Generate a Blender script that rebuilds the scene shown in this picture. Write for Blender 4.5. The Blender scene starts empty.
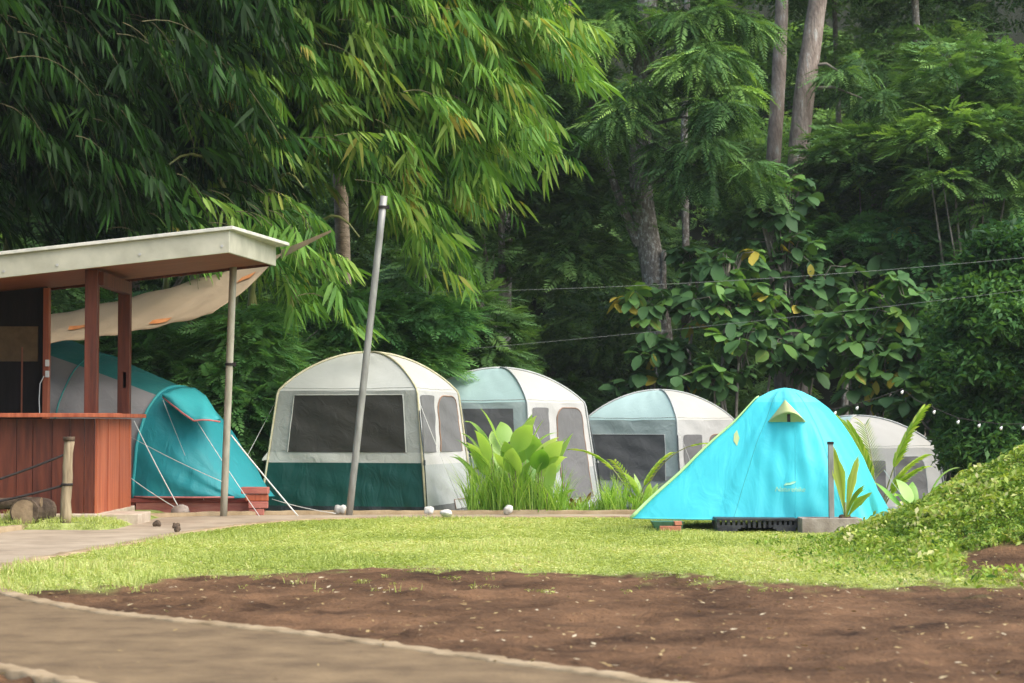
import bpy, math, random
import numpy as np
from mathutils import Vector
from mathutils.bvhtree import BVHTree

rng = np.random.default_rng(7)
random.seed(7)
R = math.radians
S = bpy.context.scene
COL = S.collection

# ------------------------------------------------------------------ camera, world, sun, exposure
F = 1991.0                      # focal length in pixels (70 mm on 36 mm)
HC = 1.2                        # camera height
PITCH = math.atan(83.5 / F)
cam_d = bpy.data.cameras.new('camera'); cam = bpy.data.objects.new('camera', cam_d); COL.objects.link(cam)
cam.location = (0, 0, HC); cam.rotation_euler = (math.pi / 2 + PITCH, 0, 0)
cam_d.lens = 70; cam_d.sensor_width = 36; cam_d.clip_end = 600; cam_d.clip_start = 0.1
cam_d.dof.use_dof = True; cam_d.dof.focus_distance = 24.5; cam_d.dof.aperture_fstop = 3.5
S.camera = cam
w = bpy.data.worlds.new("World"); S.world = w; w.use_nodes = True
SUN_EL, SUN_AZ = R(52), R(122)   # azimuth clockwise from +Y (north): 100 = from the right, a touch towards us
nt = w.node_tree; nt.nodes.clear()
sky = nt.nodes.new('ShaderNodeTexSky'); sky.sky_type = 'NISHITA'; sky.sun_disc = False
sky.sun_elevation = SUN_EL; sky.sun_rotation = SUN_AZ; sky.dust_density = 3.0; sky.air_density = 1.0
bg = nt.nodes.new('ShaderNodeBackground'); bg.inputs[1].default_value = 0.15
wo = nt.nodes.new('ShaderNodeOutputWorld')
nt.links.new(sky.outputs[0], bg.inputs[0]); nt.links.new(bg.outputs[0], wo.inputs[0])
sl = bpy.data.lights.new('sun', 'SUN'); sl.energy = 1.5; sl.angle = R(70); sl.color = (1.0, 0.95, 0.86)
so = bpy.data.objects.new('sun', sl); COL.objects.link(so)
sd = Vector((math.sin(SUN_AZ) * math.cos(SUN_EL), math.cos(SUN_AZ) * math.cos(SUN_EL), math.sin(SUN_EL)))
so.rotation_euler = sd.to_track_quat('Z', 'Y').to_euler(); so.location = (12, -3, 20)
S.view_settings.view_transform = 'Standard'; S.view_settings.look = 'None'
S.view_settings.exposure = 1.38; S.view_settings.gamma = 1
S.cycles.max_bounces = 6; S.cycles.diffuse_bounces = 3; S.cycles.transmission_bounces = 3
S.cycles.use_denoising = True

# ------------------------------------------------------------------ helpers
cp, sp_ = math.cos(PITCH), math.sin(PITCH)
def W(px, py, Y):
    """point at depth Y that the photograph shows at px, py"""
    a = (px - 512) / F; b = (341.5 - py) / F
    d = np.array([a, cp - b * sp_, sp_ + b * cp])
    return np.array([0, 0, HC]) + d * (Y / d[1])
def G(px, py, z=0.0):
    a = (px - 512) / F; b = (341.5 - py) / F
    d = np.array([a, cp - b * sp_, sp_ + b * cp])
    return np.array([0, 0, HC]) + d * ((z - HC) / d[2])

def sstep(a, b, x):
    t = np.clip((x - a) / (b - a), 0, 1); return t * t * (3 - 2 * t)

def vnoise(x, y, seed=0):
    """smooth value noise, arrays"""
    x = np.asarray(x, float); y = np.asarray(y, float)
    xi = np.floor(x).astype(int); yi = np.floor(y).astype(int); xf = x - xi; yf = y - yi
    def h(a, b):
        n = (a * 374761393 + b * 668265263 + seed * 974634777) & 0xffffffff
        n = ((n ^ (n >> 13)) * 1274126177) & 0xffffffff
        return ((n ^ (n >> 16)) & 0xffff) / 65535.0
    u = xf * xf * (3 - 2 * xf); v = yf * yf * (3 - 2 * yf)
    return (h(xi, yi) * (1 - u) + h(xi + 1, yi) * u) * (1 - v) + (h(xi, yi + 1) * (1 - u) + h(xi + 1, yi + 1) * u) * v

def gz(x, y):
    """height of the ground"""
    x = np.asarray(x, float); y = np.asarray(y, float)
    k = 0.035 + 0.02 * np.maximum(0, np.minimum(x, 9) - 2.5)
    z = -k * np.clip(y - 27, 0, 14) * sstep(27, 28.5, y)
    A = np.interp(x, [2.3, 2.8, 3.1, 3.43, 3.79, 4.1, 4.65, 5.5, 7, 20], [0, .03, .08, .20, .40, .56, .87, 1.27, 1.65, 2.1])
    B = sstep(14.1, 18.2, y) * (1 - sstep(18.6, 21.3, y))
    z = z + A * B * (1 + .08 * (vnoise(x * 2.2, y * 2.2, 3) - .5))
    z = z + 0.10 * sstep(-4.35, -4.75, x) * sstep(22.3, 22.8, y) * (1 - sstep(27, 28, y))
    z = z + 22 * sstep(58, 88, y) + np.clip(y - 58, 0, 30) * .1
    return z

def gz1(x, y): return float(gz(np.array([x]), np.array([y]))[0])

def link(o): COL.objects.link(o); return o
def tag(o, label=None, cat=None, group=None, kind=None):
    if label: o['label'] = label
    if cat: o['category'] = cat
    if group: o['group'] = group
    if kind: o['kind'] = kind
    return o
def thing(name, loc, label, cat, group=None):
    o = bpy.data.objects.new(name, None); o.empty_display_size = .2
    o.location = tuple(float(c) for c in loc); link(o); return tag(o, label, cat, group)

def finish(me, name, mat, parent, origin, smooth):
    me.materials.append(mat)
    o = bpy.data.objects.new(name, me); link(o)
    if parent is not None: o.parent = parent
    elif origin is not None: o.location = tuple(origin)
    if smooth:
        me.polygons.foreach_set('use_smooth', np.ones(len(me.polygons), bool))
    me.update()
    return o
def world_origin(o):
    v = np.zeros(3)
    while o is not None:
        v = v + np.array(o.location); o = o.parent
    return v

class MB:
    """collects shapes in world coordinates; build() links them as one mesh object"""
    def __init__(s): s.v = []; s.f = []
    def add(s, vs, fs):
        n = len(s.v); s.v.extend([tuple(float(c) for c in p) for p in vs]); s.f.extend([tuple(i + n for i in f) for f in fs]); return s
    def box(s, c, d, rz=0, rx=0, ry=0):
        hx, hy, hz = d[0] / 2, d[1] / 2, d[2] / 2
        from mathutils import Euler
        M = np.array(Euler((rx, ry, rz)).to_matrix())
        P = np.array([[x, y, z] for x in (-hx, hx) for y in (-hy, hy) for z in (-hz, hz)]) @ M.T + np.array(c)
        s.add(P, [(0, 1, 3, 2), (4, 6, 7, 5), (0, 4, 5, 1), (2, 3, 7, 6), (0, 2, 6, 4), (1, 5, 7, 3)]); return s
    def hexa(s, P):
        """8 points: bottom 4 (ccw from above), top 4"""
        s.add(P, [(3, 2, 1, 0), (4, 5, 6, 7), (0, 1, 5, 4), (1, 2, 6, 5), (2, 3, 7, 6), (3, 0, 4, 7)]); return s
    def tube(s, path, r, n=8, cap=True, jitter=0):
        P = np.array(path, float); m = len(P)
        rr = np.full(m, r, float) if np.isscalar(r) else np.array(r, float)
        if len(rr) != m: rr = np.interp(np.linspace(0, 1, m), np.linspace(0, 1, len(rr)), rr)
        T = np.gradient(P, axis=0); T /= np.linalg.norm(T, axis=1)[:, None] + 1e-9
        a = np.array([0, 0, 1.]) if abs(T[0][2]) < .9 else np.array([1., 0, 0])
        u = np.cross(T[0], a); u /= np.linalg.norm(u)
        vs = []
        for i in range(m):
            u = u - T[i] * np.dot(u, T[i]); u /= np.linalg.norm(u); v = np.cross(T[i], u)
            for k in range(n):
                an = 2 * math.pi * k / n
                q = rr[i] * (1 + (random.uniform(-jitter, jitter) if jitter else 0))
                vs.append(P[i] + q * (math.cos(an) * u + math.sin(an) * v))
        fs = [(i * n + k, i * n + (k + 1) % n, (i + 1) * n + (k + 1) % n, (i + 1) * n + k) for i in range(m - 1) for k in range(n)]
        if cap: fs += [tuple(range(n - 1, -1, -1)), tuple((m - 1) * n + k for k in range(n))]
        s.add(vs, fs); return s
    def grid(s, fn, nu, nv, flip=False):
        vs = [fn(i / nu, j / nv) for j in range(nv + 1) for i in range(nu + 1)]
        q = nu + 1
        fs = [(j * q + i, j * q + i + 1, (j + 1) * q + i + 1, (j + 1) * q + i) for j in range(nv) for i in range(nu)]
        if flip: fs = [f[::-1] for f in fs]
        s.add(vs, fs); return s
    def build(s, name, mat, parent=None, origin=None, smooth=False, bevel=0, solid=0):
        P = np.array(s.v, float)
        if parent is not None: P = P - world_origin(parent)
        else:
            if origin is None: origin = (P[:, 0].mean(), P[:, 1].mean(), P[:, 2].min())
            P = P - np.array(origin)
        me = bpy.data.meshes.new(name); me.from_pydata(P.tolist(), [], s.f)
        o = finish(me, name, mat, parent, origin, smooth)
        if solid:
            m = o.modifiers.new('s', 'SOLIDIFY'); m.thickness = solid; m.offset = 0
        if bevel:
            m = o.modifiers.new('b', 'BEVEL'); m.width = bevel; m.segments = 2; m.limit_method = 'ANGLE'
        return o

def mesh_arrays(name, V, faces_idx, sizes, mat, parent=None, origin=None, tint=None, smooth=False):
    """fast mesh from numpy: V (n,3), flat loop indices, face sizes"""
    V = np.asarray(V, np.float64)
    if parent is not None: V = V - world_origin(parent)
    elif origin is not None: V = V - np.array(origin)
    me = bpy.data.meshes.new(name)
    me.vertices.add(len(V)); me.vertices.foreach_set('co', V.astype(np.float32).ravel())
    me.loops.add(len(faces_idx)); me.loops.foreach_set('vertex_index', faces_idx.astype(np.int32))
    st = np.concatenate([[0], np.cumsum(sizes)[:-1]]).astype(np.int32)
    me.polygons.add(len(sizes)); me.polygons.foreach_set('loop_start', st); me.polygons.foreach_set('loop_total', sizes.astype(np.int32))
    me.update(calc_edges=True)
    if tint is not None:
        a = me.attributes.new('tint', 'FLOAT', 'POINT'); a.data.foreach_set('value', tint.astype(np.float32))
    return finish(me, name, mat, parent, origin, smooth)

def frames(yaw, pitch, roll):
    """local +X points along yaw/pitch (pitch up positive), then rolled about it"""
    cy, sy, c2, s2, cr, sr = np.cos(yaw), np.sin(yaw), np.cos(-pitch), np.sin(-pitch), np.cos(roll), np.sin(roll)
    Z = np.zeros_like(yaw); O = np.ones_like(yaw)
    Rz = np.stack([np.stack([cy, -sy, Z], -1), np.stack([sy, cy, Z], -1), np.stack([Z, Z, O], -1)], -2)
    Ry = np.stack([np.stack([c2, Z, s2], -1), np.stack([Z, O, Z], -1), np.stack([-s2, Z, c2], -1)], -2)
    Rx = np.stack([np.stack([O, Z, Z], -1), np.stack([Z, cr, -sr], -1), np.stack([Z, sr, cr], -1)], -2)
    return Rz @ Ry @ Rx

class Leaves:
    """gathers instanced leaf templates into one mesh"""
    def __init__(s): s.V = []; s.I = []; s.Z = []; s.T = []; s.n = 0
    def put(s, tmpl, pos, rot, sc, tint):
        tv, tf = tmpl[0], tmpl[1]
        tl = tmpl[2] if len(tmpl) > 2 else np.zeros(len(tv))
        N = len(pos)
        if N == 0: return s
        sc = np.broadcast_to(np.asarray(sc, float), (N,)); tint = np.broadcast_to(np.asarray(tint, float), (N,))
        V = np.einsum('nij,mj->nmi', rot, tv) * sc[:, None, None] + pos[:, None, :]
        m = len(tv)
        idx = np.concatenate([np.array(f) for f in tf]); sz = np.array([len(f) for f in tf])
        s.V.append(V.reshape(-1, 3)); s.I.append((idx[None, :] + (np.arange(N) * m)[:, None] + s.n).ravel())
        s.Z.append(np.tile(sz, N)); s.T.append((tint[:, None] + tl[None, :]).ravel()); s.n += N * m
        return s
    def build(s, name, mat, parent=None, origin=None):
        return mesh_arrays(name, np.concatenate(s.V), np.concatenate(s.I), np.concatenate(s.Z), mat, parent, origin, np.concatenate(s.T))

# ---- leaf templates
def lance(base, d, up, L, Wd, droop):
    """long narrow leaf: 6 points, 3 faces"""
    d = d / np.linalg.norm(d); side = np.cross(d, up); side /= np.linalg.norm(side) + 1e-9
    dz = np.array([0, 0, -1.0])
    p = lambda t: base + d * L * t + dz * droop * L * t * t
    return [p(0), p(.28) + side * Wd / 2, p(.28) - side * Wd / 2, p(.62) + side * Wd * .4, p(.62) - side * Wd * .4, p(1)], [(0, 2, 1), (1, 2, 4, 3), (3, 4, 5)]
def t_bamboo(seed):
    r = np.random.default_rng(seed); V = []; Fc = []; T = []
    n = 9
    for k in range(n):
        t = k / (n - 1); b = np.array([t * .42, r.normal(0, .015), -.12 * t * t])
        az = (r.uniform(.5, 1.15) * (1 if k % 2 else -1)) * (1 - .75 * t)
        el = -r.uniform(.75, 1.25) + .25 * t
        d = np.array([math.cos(az) * math.cos(el), math.sin(az) * math.cos(el), math.sin(el)])
        up = np.array([r.normal(0, .5), r.normal(0, .5), 1.0]) if r.random() < .6 else np.array([1.0, r.normal(), .2])
        v, f = lance(b, d, up, r.uniform(.34, .52), r.uniform(.05, .075), .18)
        o = len(V); V += v; Fc += [tuple(i + o for i in q) for q in f]; T += [r.uniform(-.12, .12)] * 6
    # the twig itself
    o = len(V); V += [np.array([-.2, 0, 0.01]), np.array([-.2, .008, 0]), np.array([.42, .003, -.12]), np.array([.42, 0, -.115])]; Fc += [(o, o + 1, o + 2, o + 3)]; T += [-.3] * 4
    return np.array(V), Fc, np.array(T)
def t_frond(seed, pairs=10, wide=.30, droop=.25, lw=.34, lift=-.15):
    r = np.random.default_rng(seed); V = []; Fc = []; T = []
    for k in range(pairs):
        t = (k + .7) / pairs; x = t; z = -droop * t * t
        ln = wide * (math.sin(math.pi * min(1, .18 + .8 * t)) * .8 + .25)
        for sgn in (1, -1):
            a = R(62 - 25 * t) + r.normal(0, .06)
            d = np.array([math.cos(a), sgn * math.sin(a), lift + r.normal(0, .12)]); d /= np.linalg.norm(d)
            sd2 = np.cross(d, [0, 0, 1.0]); sd2 /= np.linalg.norm(sd2)
            b = np.array([x, 0, z]); wd = ln * lw * .5
            o = len(V)
            V += [b, b + d * ln * .5 + sd2 * wd, b + d * ln, b + d * ln * .5 - sd2 * wd]; Fc += [(o, o + 1, o + 2, o + 3)]
            T += [r.uniform(-.08, .08)] * 4
    o = len(V); V += [np.array([-.15, .006, 0]), np.array([-.15, -.006, 0]), np.array([1, -.003, -droop]), np.array([1, .003, -droop])]; Fc += [(o, o + 1, o + 2, o + 3)]; T += [-.2] * 4
    return np.array(V), Fc, np.array(T)
def t_rosette(seed, n=7, L=.36, Wd=.27):
    r = np.random.default_rng(seed); V = []; Fc = []; T = []
    for k in range(n):
        az = 2 * math.pi * k / n + r.normal(0, .25); el = r.uniform(-.75, .45)
        l = L * r.uniform(.65, 1.1); wd = Wd * l / L * r.uniform(.9, 1.1)
        c = np.array([math.cos(az), math.sin(az), 0]); sd2 = np.array([-math.sin(az), math.cos(az), 0])
        tilt = r.normal(0, .25); sd2 = sd2 * math.cos(tilt) + np.array([0, 0, math.sin(tilt)])
        row = []
        prof = [(0.08, .05), (.3, .62), (.55, .95), (.8, .85), (1, .12)]
        o = len(V); tt = r.uniform(-.16, .16)
        for i, (t, ww) in enumerate(prof):
            e = el - 1.0 * t * t
            p = c * l * t * math.cos(el * .7) + np.array([0, 0, l * (t * math.sin(el) - .42 * t * t)])
            V += [p + sd2 * ww * wd / 2 + np.array([0, 0, .10 * ww * wd]), p, p - sd2 * ww * wd / 2 + np.array([0, 0, .10 * ww * wd])]; T += [tt, tt + .05, tt]
        for i in range(len(prof) - 1):
            a = o + i * 3; b = a + 3
            Fc += [(a, a + 1, b + 1, b), (a + 1, a + 2, b + 2, b + 1)]
    return np.array(V), Fc, np.array(T)
def t_tuft(seed, n=8, L=.11, Wd=.055, spread=.16, updown=.5):
    r = np.random.default_rng(seed); V = []; Fc = []; T = []
    for k in range(n):
        b = r.normal(0, spread * .4, 3); az = r.uniform(0, 6.28); el = r.normal(0, updown)
        d = np.array([math.cos(az) * math.cos(el), math.sin(az) * math.cos(el), math.sin(el)])
        up = np.array([r.normal(0, .6), r.normal(0, .6), 1]); sd2 = np.cross(d, up); sd2 /= np.linalg.norm(sd2)
        l = L * r.uniform(.7, 1.3); o = len(V)
        V += [b, b + d * l * .5 + sd2 * Wd / 2, b + d * l + np.array([0, 0, -.25 * l]), b + d * l * .5 - sd2 * Wd / 2]; Fc += [(o, o + 1, o + 2, o + 3)]; T += [r.uniform(-.15, .15)] * 4
    return np.array(V), Fc, np.array(T)
def t_blade():
    return np.array([[0, -.5, 0], [0, .5, 0], [.25, .35, .6], [.25, -.35, .6], [.75, 0, 1.0]]) * np.array([.5, .09, 1]), [(0, 1, 2, 3), (3, 2, 4)], np.array([-.1, -.1, 0, 0, .1])

BAM = [t_bamboo(i) for i in range(8)]
FRO = [t_frond(i) for i in range(4)]
FRN = [t_frond(20 + i, pairs=13, wide=.24, droop=.55, lw=.30, lift=-.35) for i in range(4)]
ROS = [t_rosette(i, n=random.choice([5, 6, 7, 8])) for i in range(6)]
TUF = [t_tuft(i) for i in range(5)]
TUB = [t_tuft(40 + i, n=9, L=.20, Wd=.12, spread=.34) for i in range(5)]

# ------------------------------------------------------------------ materials
def new_mat(name):
    m = bpy.data.materials.new(name); m.use_nodes = True
    t = m.node_tree; b = t.nodes['Principled BSDF']; return m, t, b
def noise_mat(name, c1, c2, scale=4, rough=.8, bump=.3, bscale=30, detail=6, spec=.3, mapscale=(1, 1, 1), c3=None, dist=.02, metal=0, lo=.35, hi=.65):
    m, t, b = new_mat(name)
    tc = t.nodes.new('ShaderNodeTexCoord'); mp = t.nodes.new('ShaderNodeMapping'); mp.inputs['Scale'].default_value = mapscale
    t.links.new(tc.outputs['Object'], mp.inputs[0])
    n = t.nodes.new('ShaderNodeTexNoise'); n.inputs['Scale'].default_value = scale; n.inputs['Detail'].default_value = detail; n.inputs['Roughness'].default_value = .6
    t.links.new(mp.outputs[0], n.inputs['Vector'])
    r = t.nodes.new('ShaderNodeValToRGB'); r.color_ramp.elements[0].position = lo; r.color_ramp.elements[1].position = hi
    r.color_ramp.elements[0].color = (*c1, 1); r.color_ramp.elements[1].color = (*c2, 1)
    if c3: e = r.color_ramp.elements.new(min(.98, hi + .06)); e.color = (*c3, 1)
    t.links.new(n.outputs[0], r.inputs[0]); t.links.new(r.outputs[0], b.inputs['Base Color'])
    b.inputs['Roughness'].default_value = rough; b.inputs['Specular IOR Level'].default_value = spec; b.inputs['Metallic'].default_value = metal
    if bump:
        n2 = t.nodes.new('ShaderNodeTexNoise'); n2.inputs['Scale'].default_value = bscale; n2.inputs['Detail'].default_value = 5
        t.links.new(mp.outputs[0], n2.inputs['Vector'])
        bp = t.nodes.new('ShaderNodeBump'); bp.inputs['Strength'].default_value = bump; bp.inputs['Distance'].default_value = dist
        t.links.new(n2.outputs[0], bp.inputs['Height']); t.links.new(bp.outputs[0], b.inputs['Normal'])
    return m
def leaf_mat(name, stops, rough=.5, trans=.38, spec=.2, tcol=None):
    """stops: list of (pos, colour) over the per-leaf tint"""
    m, t, b = new_mat(name)
    at = t.nodes.new('ShaderNodeAttribute'); at.attribute_name = 'tint'
    r = t.nodes.new('ShaderNodeValToRGB'); cr = r.color_ramp
    cr.elements[0].position = stops[0][0]; cr.elements[0].color = (*stops[0][1], 1)
    cr.elements[1].position = stops[-1][0]; cr.elements[1].color = (*stops[-1][1], 1)
    for p, c in stops[1:-1]: e = cr.elements.new(p); e.color = (*c, 1)
    t.links.new(at.outputs['Fac'], r.inputs[0]); t.links.new(r.outputs[0], b.inputs['Base Color'])
    b.inputs['Roughness'].default_value = rough; b.inputs['Specular IOR Level'].default_value = spec
    tr = t.nodes.new('ShaderNodeBsdfTranslucent'); mx = t.nodes.new('ShaderNodeMixShader'); mx.inputs[0].default_value = trans
    hs = t.nodes.new('ShaderNodeMix'); hs.data_type = 'RGBA'; hs.blend_type = 'MULTIPLY'; hs.inputs[0].default_value = 1
    t.links.new(r.outputs[0], hs.inputs[6]); hs.inputs[7].default_value = (1.3, 1.25, .55, 1)
    t.links.new(hs.outputs[2], tr.inputs[0])
    t.links.new(b.outputs[0], mx.inputs[1]); t.links.new(tr.outputs[0], mx.inputs[2])
    t.links.new(mx.outputs[0], t.nodes['Material Output'].inputs[0])
    return m
def cloth_mat(name, col, col2=None, rough=.6, trans=.15, bump=.35, bscale=7, stretch=(1, 1, 1), spec=.35):
    col2 = tuple(c * .86 for c in (col2 or col))
    m, t, b = new_mat(name)
    tc = t.nodes.new('ShaderNodeTexCoord'); mp = t.nodes.new('ShaderNodeMapping'); mp.inputs['Scale'].default_value = stretch
    t.links.new(tc.outputs['Object'], mp.inputs[0])
    n = t.nodes.new('ShaderNodeTexNoise'); n.inputs['Scale'].default_value = 2.2; n.inputs['Detail'].default_value = 5
    t.links.new(mp.outputs[0], n.inputs['Vector'])
    mx = t.nodes.new('ShaderNodeMix'); mx.data_type = 'RGBA'; mx.inputs[6].default_value = (*col, 1); mx.inputs[7].default_value = (*col2, 1)
    t.links.new(n.outputs[0], mx.inputs[0]); t.links.new(mx.outputs[2], b.inputs['Base Color'])
    b.inputs['Roughness'].default_value = rough; b.inputs['Specular IOR Level'].default_value = spec
    n2 = t.nodes.new('ShaderNodeTexNoise'); n2.inputs['Scale'].default_value = bscale; n2.inputs['Detail'].default_value = 3; n2.inputs['Distortion'].default_value = 1.2
    t.links.new(mp.outputs[0], n2.inputs['Vector'])
    bp = t.nodes.new('ShaderNodeBump'); bp.inputs['Strength'].default_value = bump; bp.inputs['Distance'].default_value = .04
    t.links.new(n2.outputs[0], bp.inputs['Height']); t.links.new(bp.outputs[0], b.inputs['Normal'])
    tr = t.nodes.new('ShaderNodeBsdfTranslucent'); ms = t.nodes.new('ShaderNodeMixShader'); ms.inputs[0].default_value = trans
    t.links.new(mx.outputs[2], tr.inputs[0]); t.links.new(b.outputs[0], ms.inputs[1]); t.links.new(tr.outputs[0], ms.inputs[2])
    t.links.new(ms.outputs[0], t.nodes['Material Output'].inputs[0])
    return m

M = {}
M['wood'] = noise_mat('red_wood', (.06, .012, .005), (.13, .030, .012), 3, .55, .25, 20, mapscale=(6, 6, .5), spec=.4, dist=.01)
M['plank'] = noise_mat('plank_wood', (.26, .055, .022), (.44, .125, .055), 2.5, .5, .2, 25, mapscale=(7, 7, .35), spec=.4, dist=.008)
M['soffit'] = noise_mat('ply', (.19, .06, .028), (.28, .095, .05), 2, .6, .1, 20, mapscale=(1, 5, 1))
M['dark_wood'] = noise_mat('dark_wood', (.02, .012, .008), (.04, .022, .014), 3, .7, .2, 20, mapscale=(5, 5, .6))
M['fascia'] = noise_mat('fascia_paint', (.34, .33, .25), (.47, .455, .35), 2.6, .55, .08, 12, spec=.4)
M['roof'] = noise_mat('roof_sheet', (.42, .42, .36), (.62, .60, .52), 5, .7, .2, 30)
M['screw'] = noise_mat('screw', (.3, .3, .28), (.4, .4, .38), 5, .5, 0)
M['board'] = noise_mat('notice_board', (.10, .065, .03), (.15, .10, .05), 6, .8, .1)
M['white_plastic'] = noise_mat('white_plastic', (.7, .7, .66), (.78, .78, .74), 5, .4, 0)
M['concrete'] = noise_mat('concrete', (.34, .27, .20), (.50, .42, .32), 6, .9, .4, 60, dist=.005)
M['concrete_dark'] = noise_mat('old_concrete', (.20, .16, .13), (.36, .31, .26), 5, .95, .5, 50, dist=.01)
M['path'] = noise_mat('path_concrete', (.095, .062, .030), (.20, .138, .070), 2.6, .92, .8, 26, detail=14, dist=.01, lo=.3, hi=.7)
M['path_light'] = noise_mat('path_concrete_light', (.22, .17, .115), (.38, .31, .22), 1.8, .92, .5, 30, detail=9, dist=.01, lo=.3, hi=.7)
M['kerb'] = noise_mat('kerb_concrete', (.21, .15, .08), (.34, .26, .155), 3.5, .9, .5, 40, detail=8, dist=.01)
M['pipe'] = noise_mat('pipe_metal', (.20, .20, .18), (.34, .34, .31), 3, .5, .1, 40, mapscale=(4, 4, .8), metal=.25)
M['pipe_pale'] = noise_mat('pipe_pale', (.24, .23, .17), (.40, .38, .30), 3, .6, .1, 40, mapscale=(4, 4, .8))
M['black_plastic'] = noise_mat('black_plastic', (.022, .022, .026), (.05, .05, .055), 12, .5, .2, 30)
M['rope_white'] = noise_mat('rope_white', (.55, .55, .50), (.65, .65, .6), 20, .8, 0)
M['rope_dark'] = noise_mat('rope_dark', (.015, .012, .012), (.03, .025, .022), 20, .8, 0)
M['wire'] = noise_mat('wire', (.20, .21, .20), (.28, .29, .27), 20, .6, 0)
M['log'] = noise_mat('log_bark', (.045, .03, .02), (.12, .085, .055), 9, .95, .8, 25, dist=.02)
M['log_end'] = noise_mat('log_end', (.16, .11, .065), (.28, .20, .12), 9, .9, .3, 25)
M['post'] = noise_mat('post_wood', (.16, .12, .07), (.34, .27, .17), 4, .85, .5, 20, mapscale=(6, 6, .7), dist=.01)
M['stone'] = noise_mat('stone', (.42, .41, .36), (.70, .68, .62), 10, .9, .4, 30)
M['trunk'] = noise_mat('bark_lichen', (.13, .11, .09), (.30, .27, .23), 6, .95, .9, 16, detail=9, mapscale=(3, 3, 1.6), c3=(.50, .50, .45), dist=.06, lo=.3, hi=.55)
M['trunk_red'] = noise_mat('bark_red', (.16, .12, .095), (.33, .275, .23), 4, .95, .8, 14, detail=9, mapscale=(2, 2, .7), c3=(.42, .40, .36), dist=.05, lo=.3, hi=.6)
M['trunk_tan'] = noise_mat('bark_tan', (.20, .15, .10), (.34, .27, .19), 5, .9, .6, 14, mapscale=(1, 1, 3), dist=.04)
M['twig'] = noise_mat('twig', (.07, .07, .03), (.14, .12, .06), 6, .85, .2)
M['branch'] = noise_mat('branch_pale', (.16, .14, .11), (.28, .25, .20), 6, .9, .3)
M['culm'] = noise_mat('bamboo_culm', (.10, .12, .03), (.22, .22, .07), 3, .4, .05, mapscale=(3, 3, .5), spec=.5)
M['tarp'] = cloth_mat('tarp', (.62, .50, .33), (.52, .41, .27), .8, .5, .4, 4)
M['rust'] = noise_mat('rust_stain', (.35, .12, .03), (.5, .22, .08), 6, .9, 0)

# bamboo: tint 0 = near-black green for painted shade, .5 = fresh green, 1 = yellow, > 1 straw
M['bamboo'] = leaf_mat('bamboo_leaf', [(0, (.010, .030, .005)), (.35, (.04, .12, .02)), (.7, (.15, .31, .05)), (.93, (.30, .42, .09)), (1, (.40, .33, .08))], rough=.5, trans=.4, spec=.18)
M['fern'] = leaf_mat('feather_leaf', [(0, (.035, .11, .035)), (.5, (.11, .27, .085)), (1, (.22, .42, .13))], rough=.5, trans=.35)
M['forest'] = leaf_mat('forest_leaf', [(0, (.035, .085, .026)), (.5, (.10, .205, .06)), (1, (.24, .40, .11))], rough=.55, trans=.3)
M['spray'] = leaf_mat('spray_leaf', [(0, (.038, .095, .028)), (.5, (.11, .23, .065)), (1, (.28, .46, .11))], rough=.5, trans=.3)
M['bigleaf'] = leaf_mat('big_leaf', [(0, (.03, .08, .033)), (.5, (.08, .175, .058)), (.85, (.13, .27, .06)), (.97, (.16, .28, .05)), (1, (.52, .42, .07))], rough=.5, trans=.35)
M['smallleaf'] = leaf_mat('small_leaf', [(0, (.018, .055, .018)), (.5, (.05, .135, .038)), (1, (.13, .27, .06))], rough=.5, trans=.35, spec=.2)
M['lawnblade'] = leaf_mat('lawn_blade', [(0, (.13, .20, .03)), (.5, (.38, .45, .12)), (.85, (.56, .60, .24)), (1, (.56, .48, .24))], rough=.55, trans=.35)
M['cover'] = leaf_mat('cover_leaf', [(0, (.05, .12, .012)), (.5, (.20, .32, .04)), (.85, (.42, .50, .11)), (1, (.58, .56, .28))], rough=.45, trans=.35)
M['tallgrass'] = leaf_mat('tall_grass', [(0, (.13, .28, .03)), (.5, (.30, .50, .08)), (1, (.52, .66, .22))], rough=.5, trans=.45)
M['lush'] = leaf_mat('lush_leaf', [(0, (.15, .33, .05)), (.5, (.34, .52, .13)), (1, (.54, .66, .30))], rough=.4, trans=.45, spec=.5)
M['palm'] = leaf_mat('palm_leaf', [(0, (.12, .26, .02)), (.5, (.30, .44, .05)), (1, (.52, .56, .14))], rough=.45, trans=.4)
M['redleaf'] = leaf_mat('red_leaf', [(0, (.16, .06, .03)), (1, (.36, .18, .09))], rough=.6, trans=.3)
M['litter'] = leaf_mat('fallen_leaf', [(0, (.16, .10, .04)), (.5, (.36, .27, .12)), (1, (.52, .46, .32))], rough=.7, trans=.1)

# ------------------------------------------------------------------ the ground: one sheet, colour by what grows on it
def in_poly(x, y, P):
    x = np.asarray(x); y = np.asarray(y); c = np.zeros(x.shape, bool); n = len(P); j = n - 1
    for i in range(n):
        xi, yi = P[i][0], P[i][1]; xj, yj = P[j][0], P[j][1]
        hit = ((yi > y) != (yj > y)) & (x < (xj - xi) * (y - yi) / (yj - yi + 1e-12) + xi)
        c ^= hit; j = i
    return c
def smooth_line(pts, n):
    P = np.array([p[:2] for p in pts]); d = np.concatenate([[0], np.cumsum(np.linalg.norm(np.diff(P, axis=0), axis=1))])
    t = np.linspace(0, d[-1], n); Q = np.stack([np.interp(t, d, P[:, 0]), np.interp(t, d, P[:, 1])], 1)
    for _ in range(6):
        Q[1:-1] = (Q[:-2] + 2 * Q[1:-1] + Q[2:]) / 4
    return Q
UP_NEAR = smooth_line([G(*p) for p in [(-22, 581), (0, 568), (60, 557), (130, 545), (190, 533.5), (260, 524.5), (330, 520), (440, 519), (540, 518.6), (660, 519)]], 70)
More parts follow.
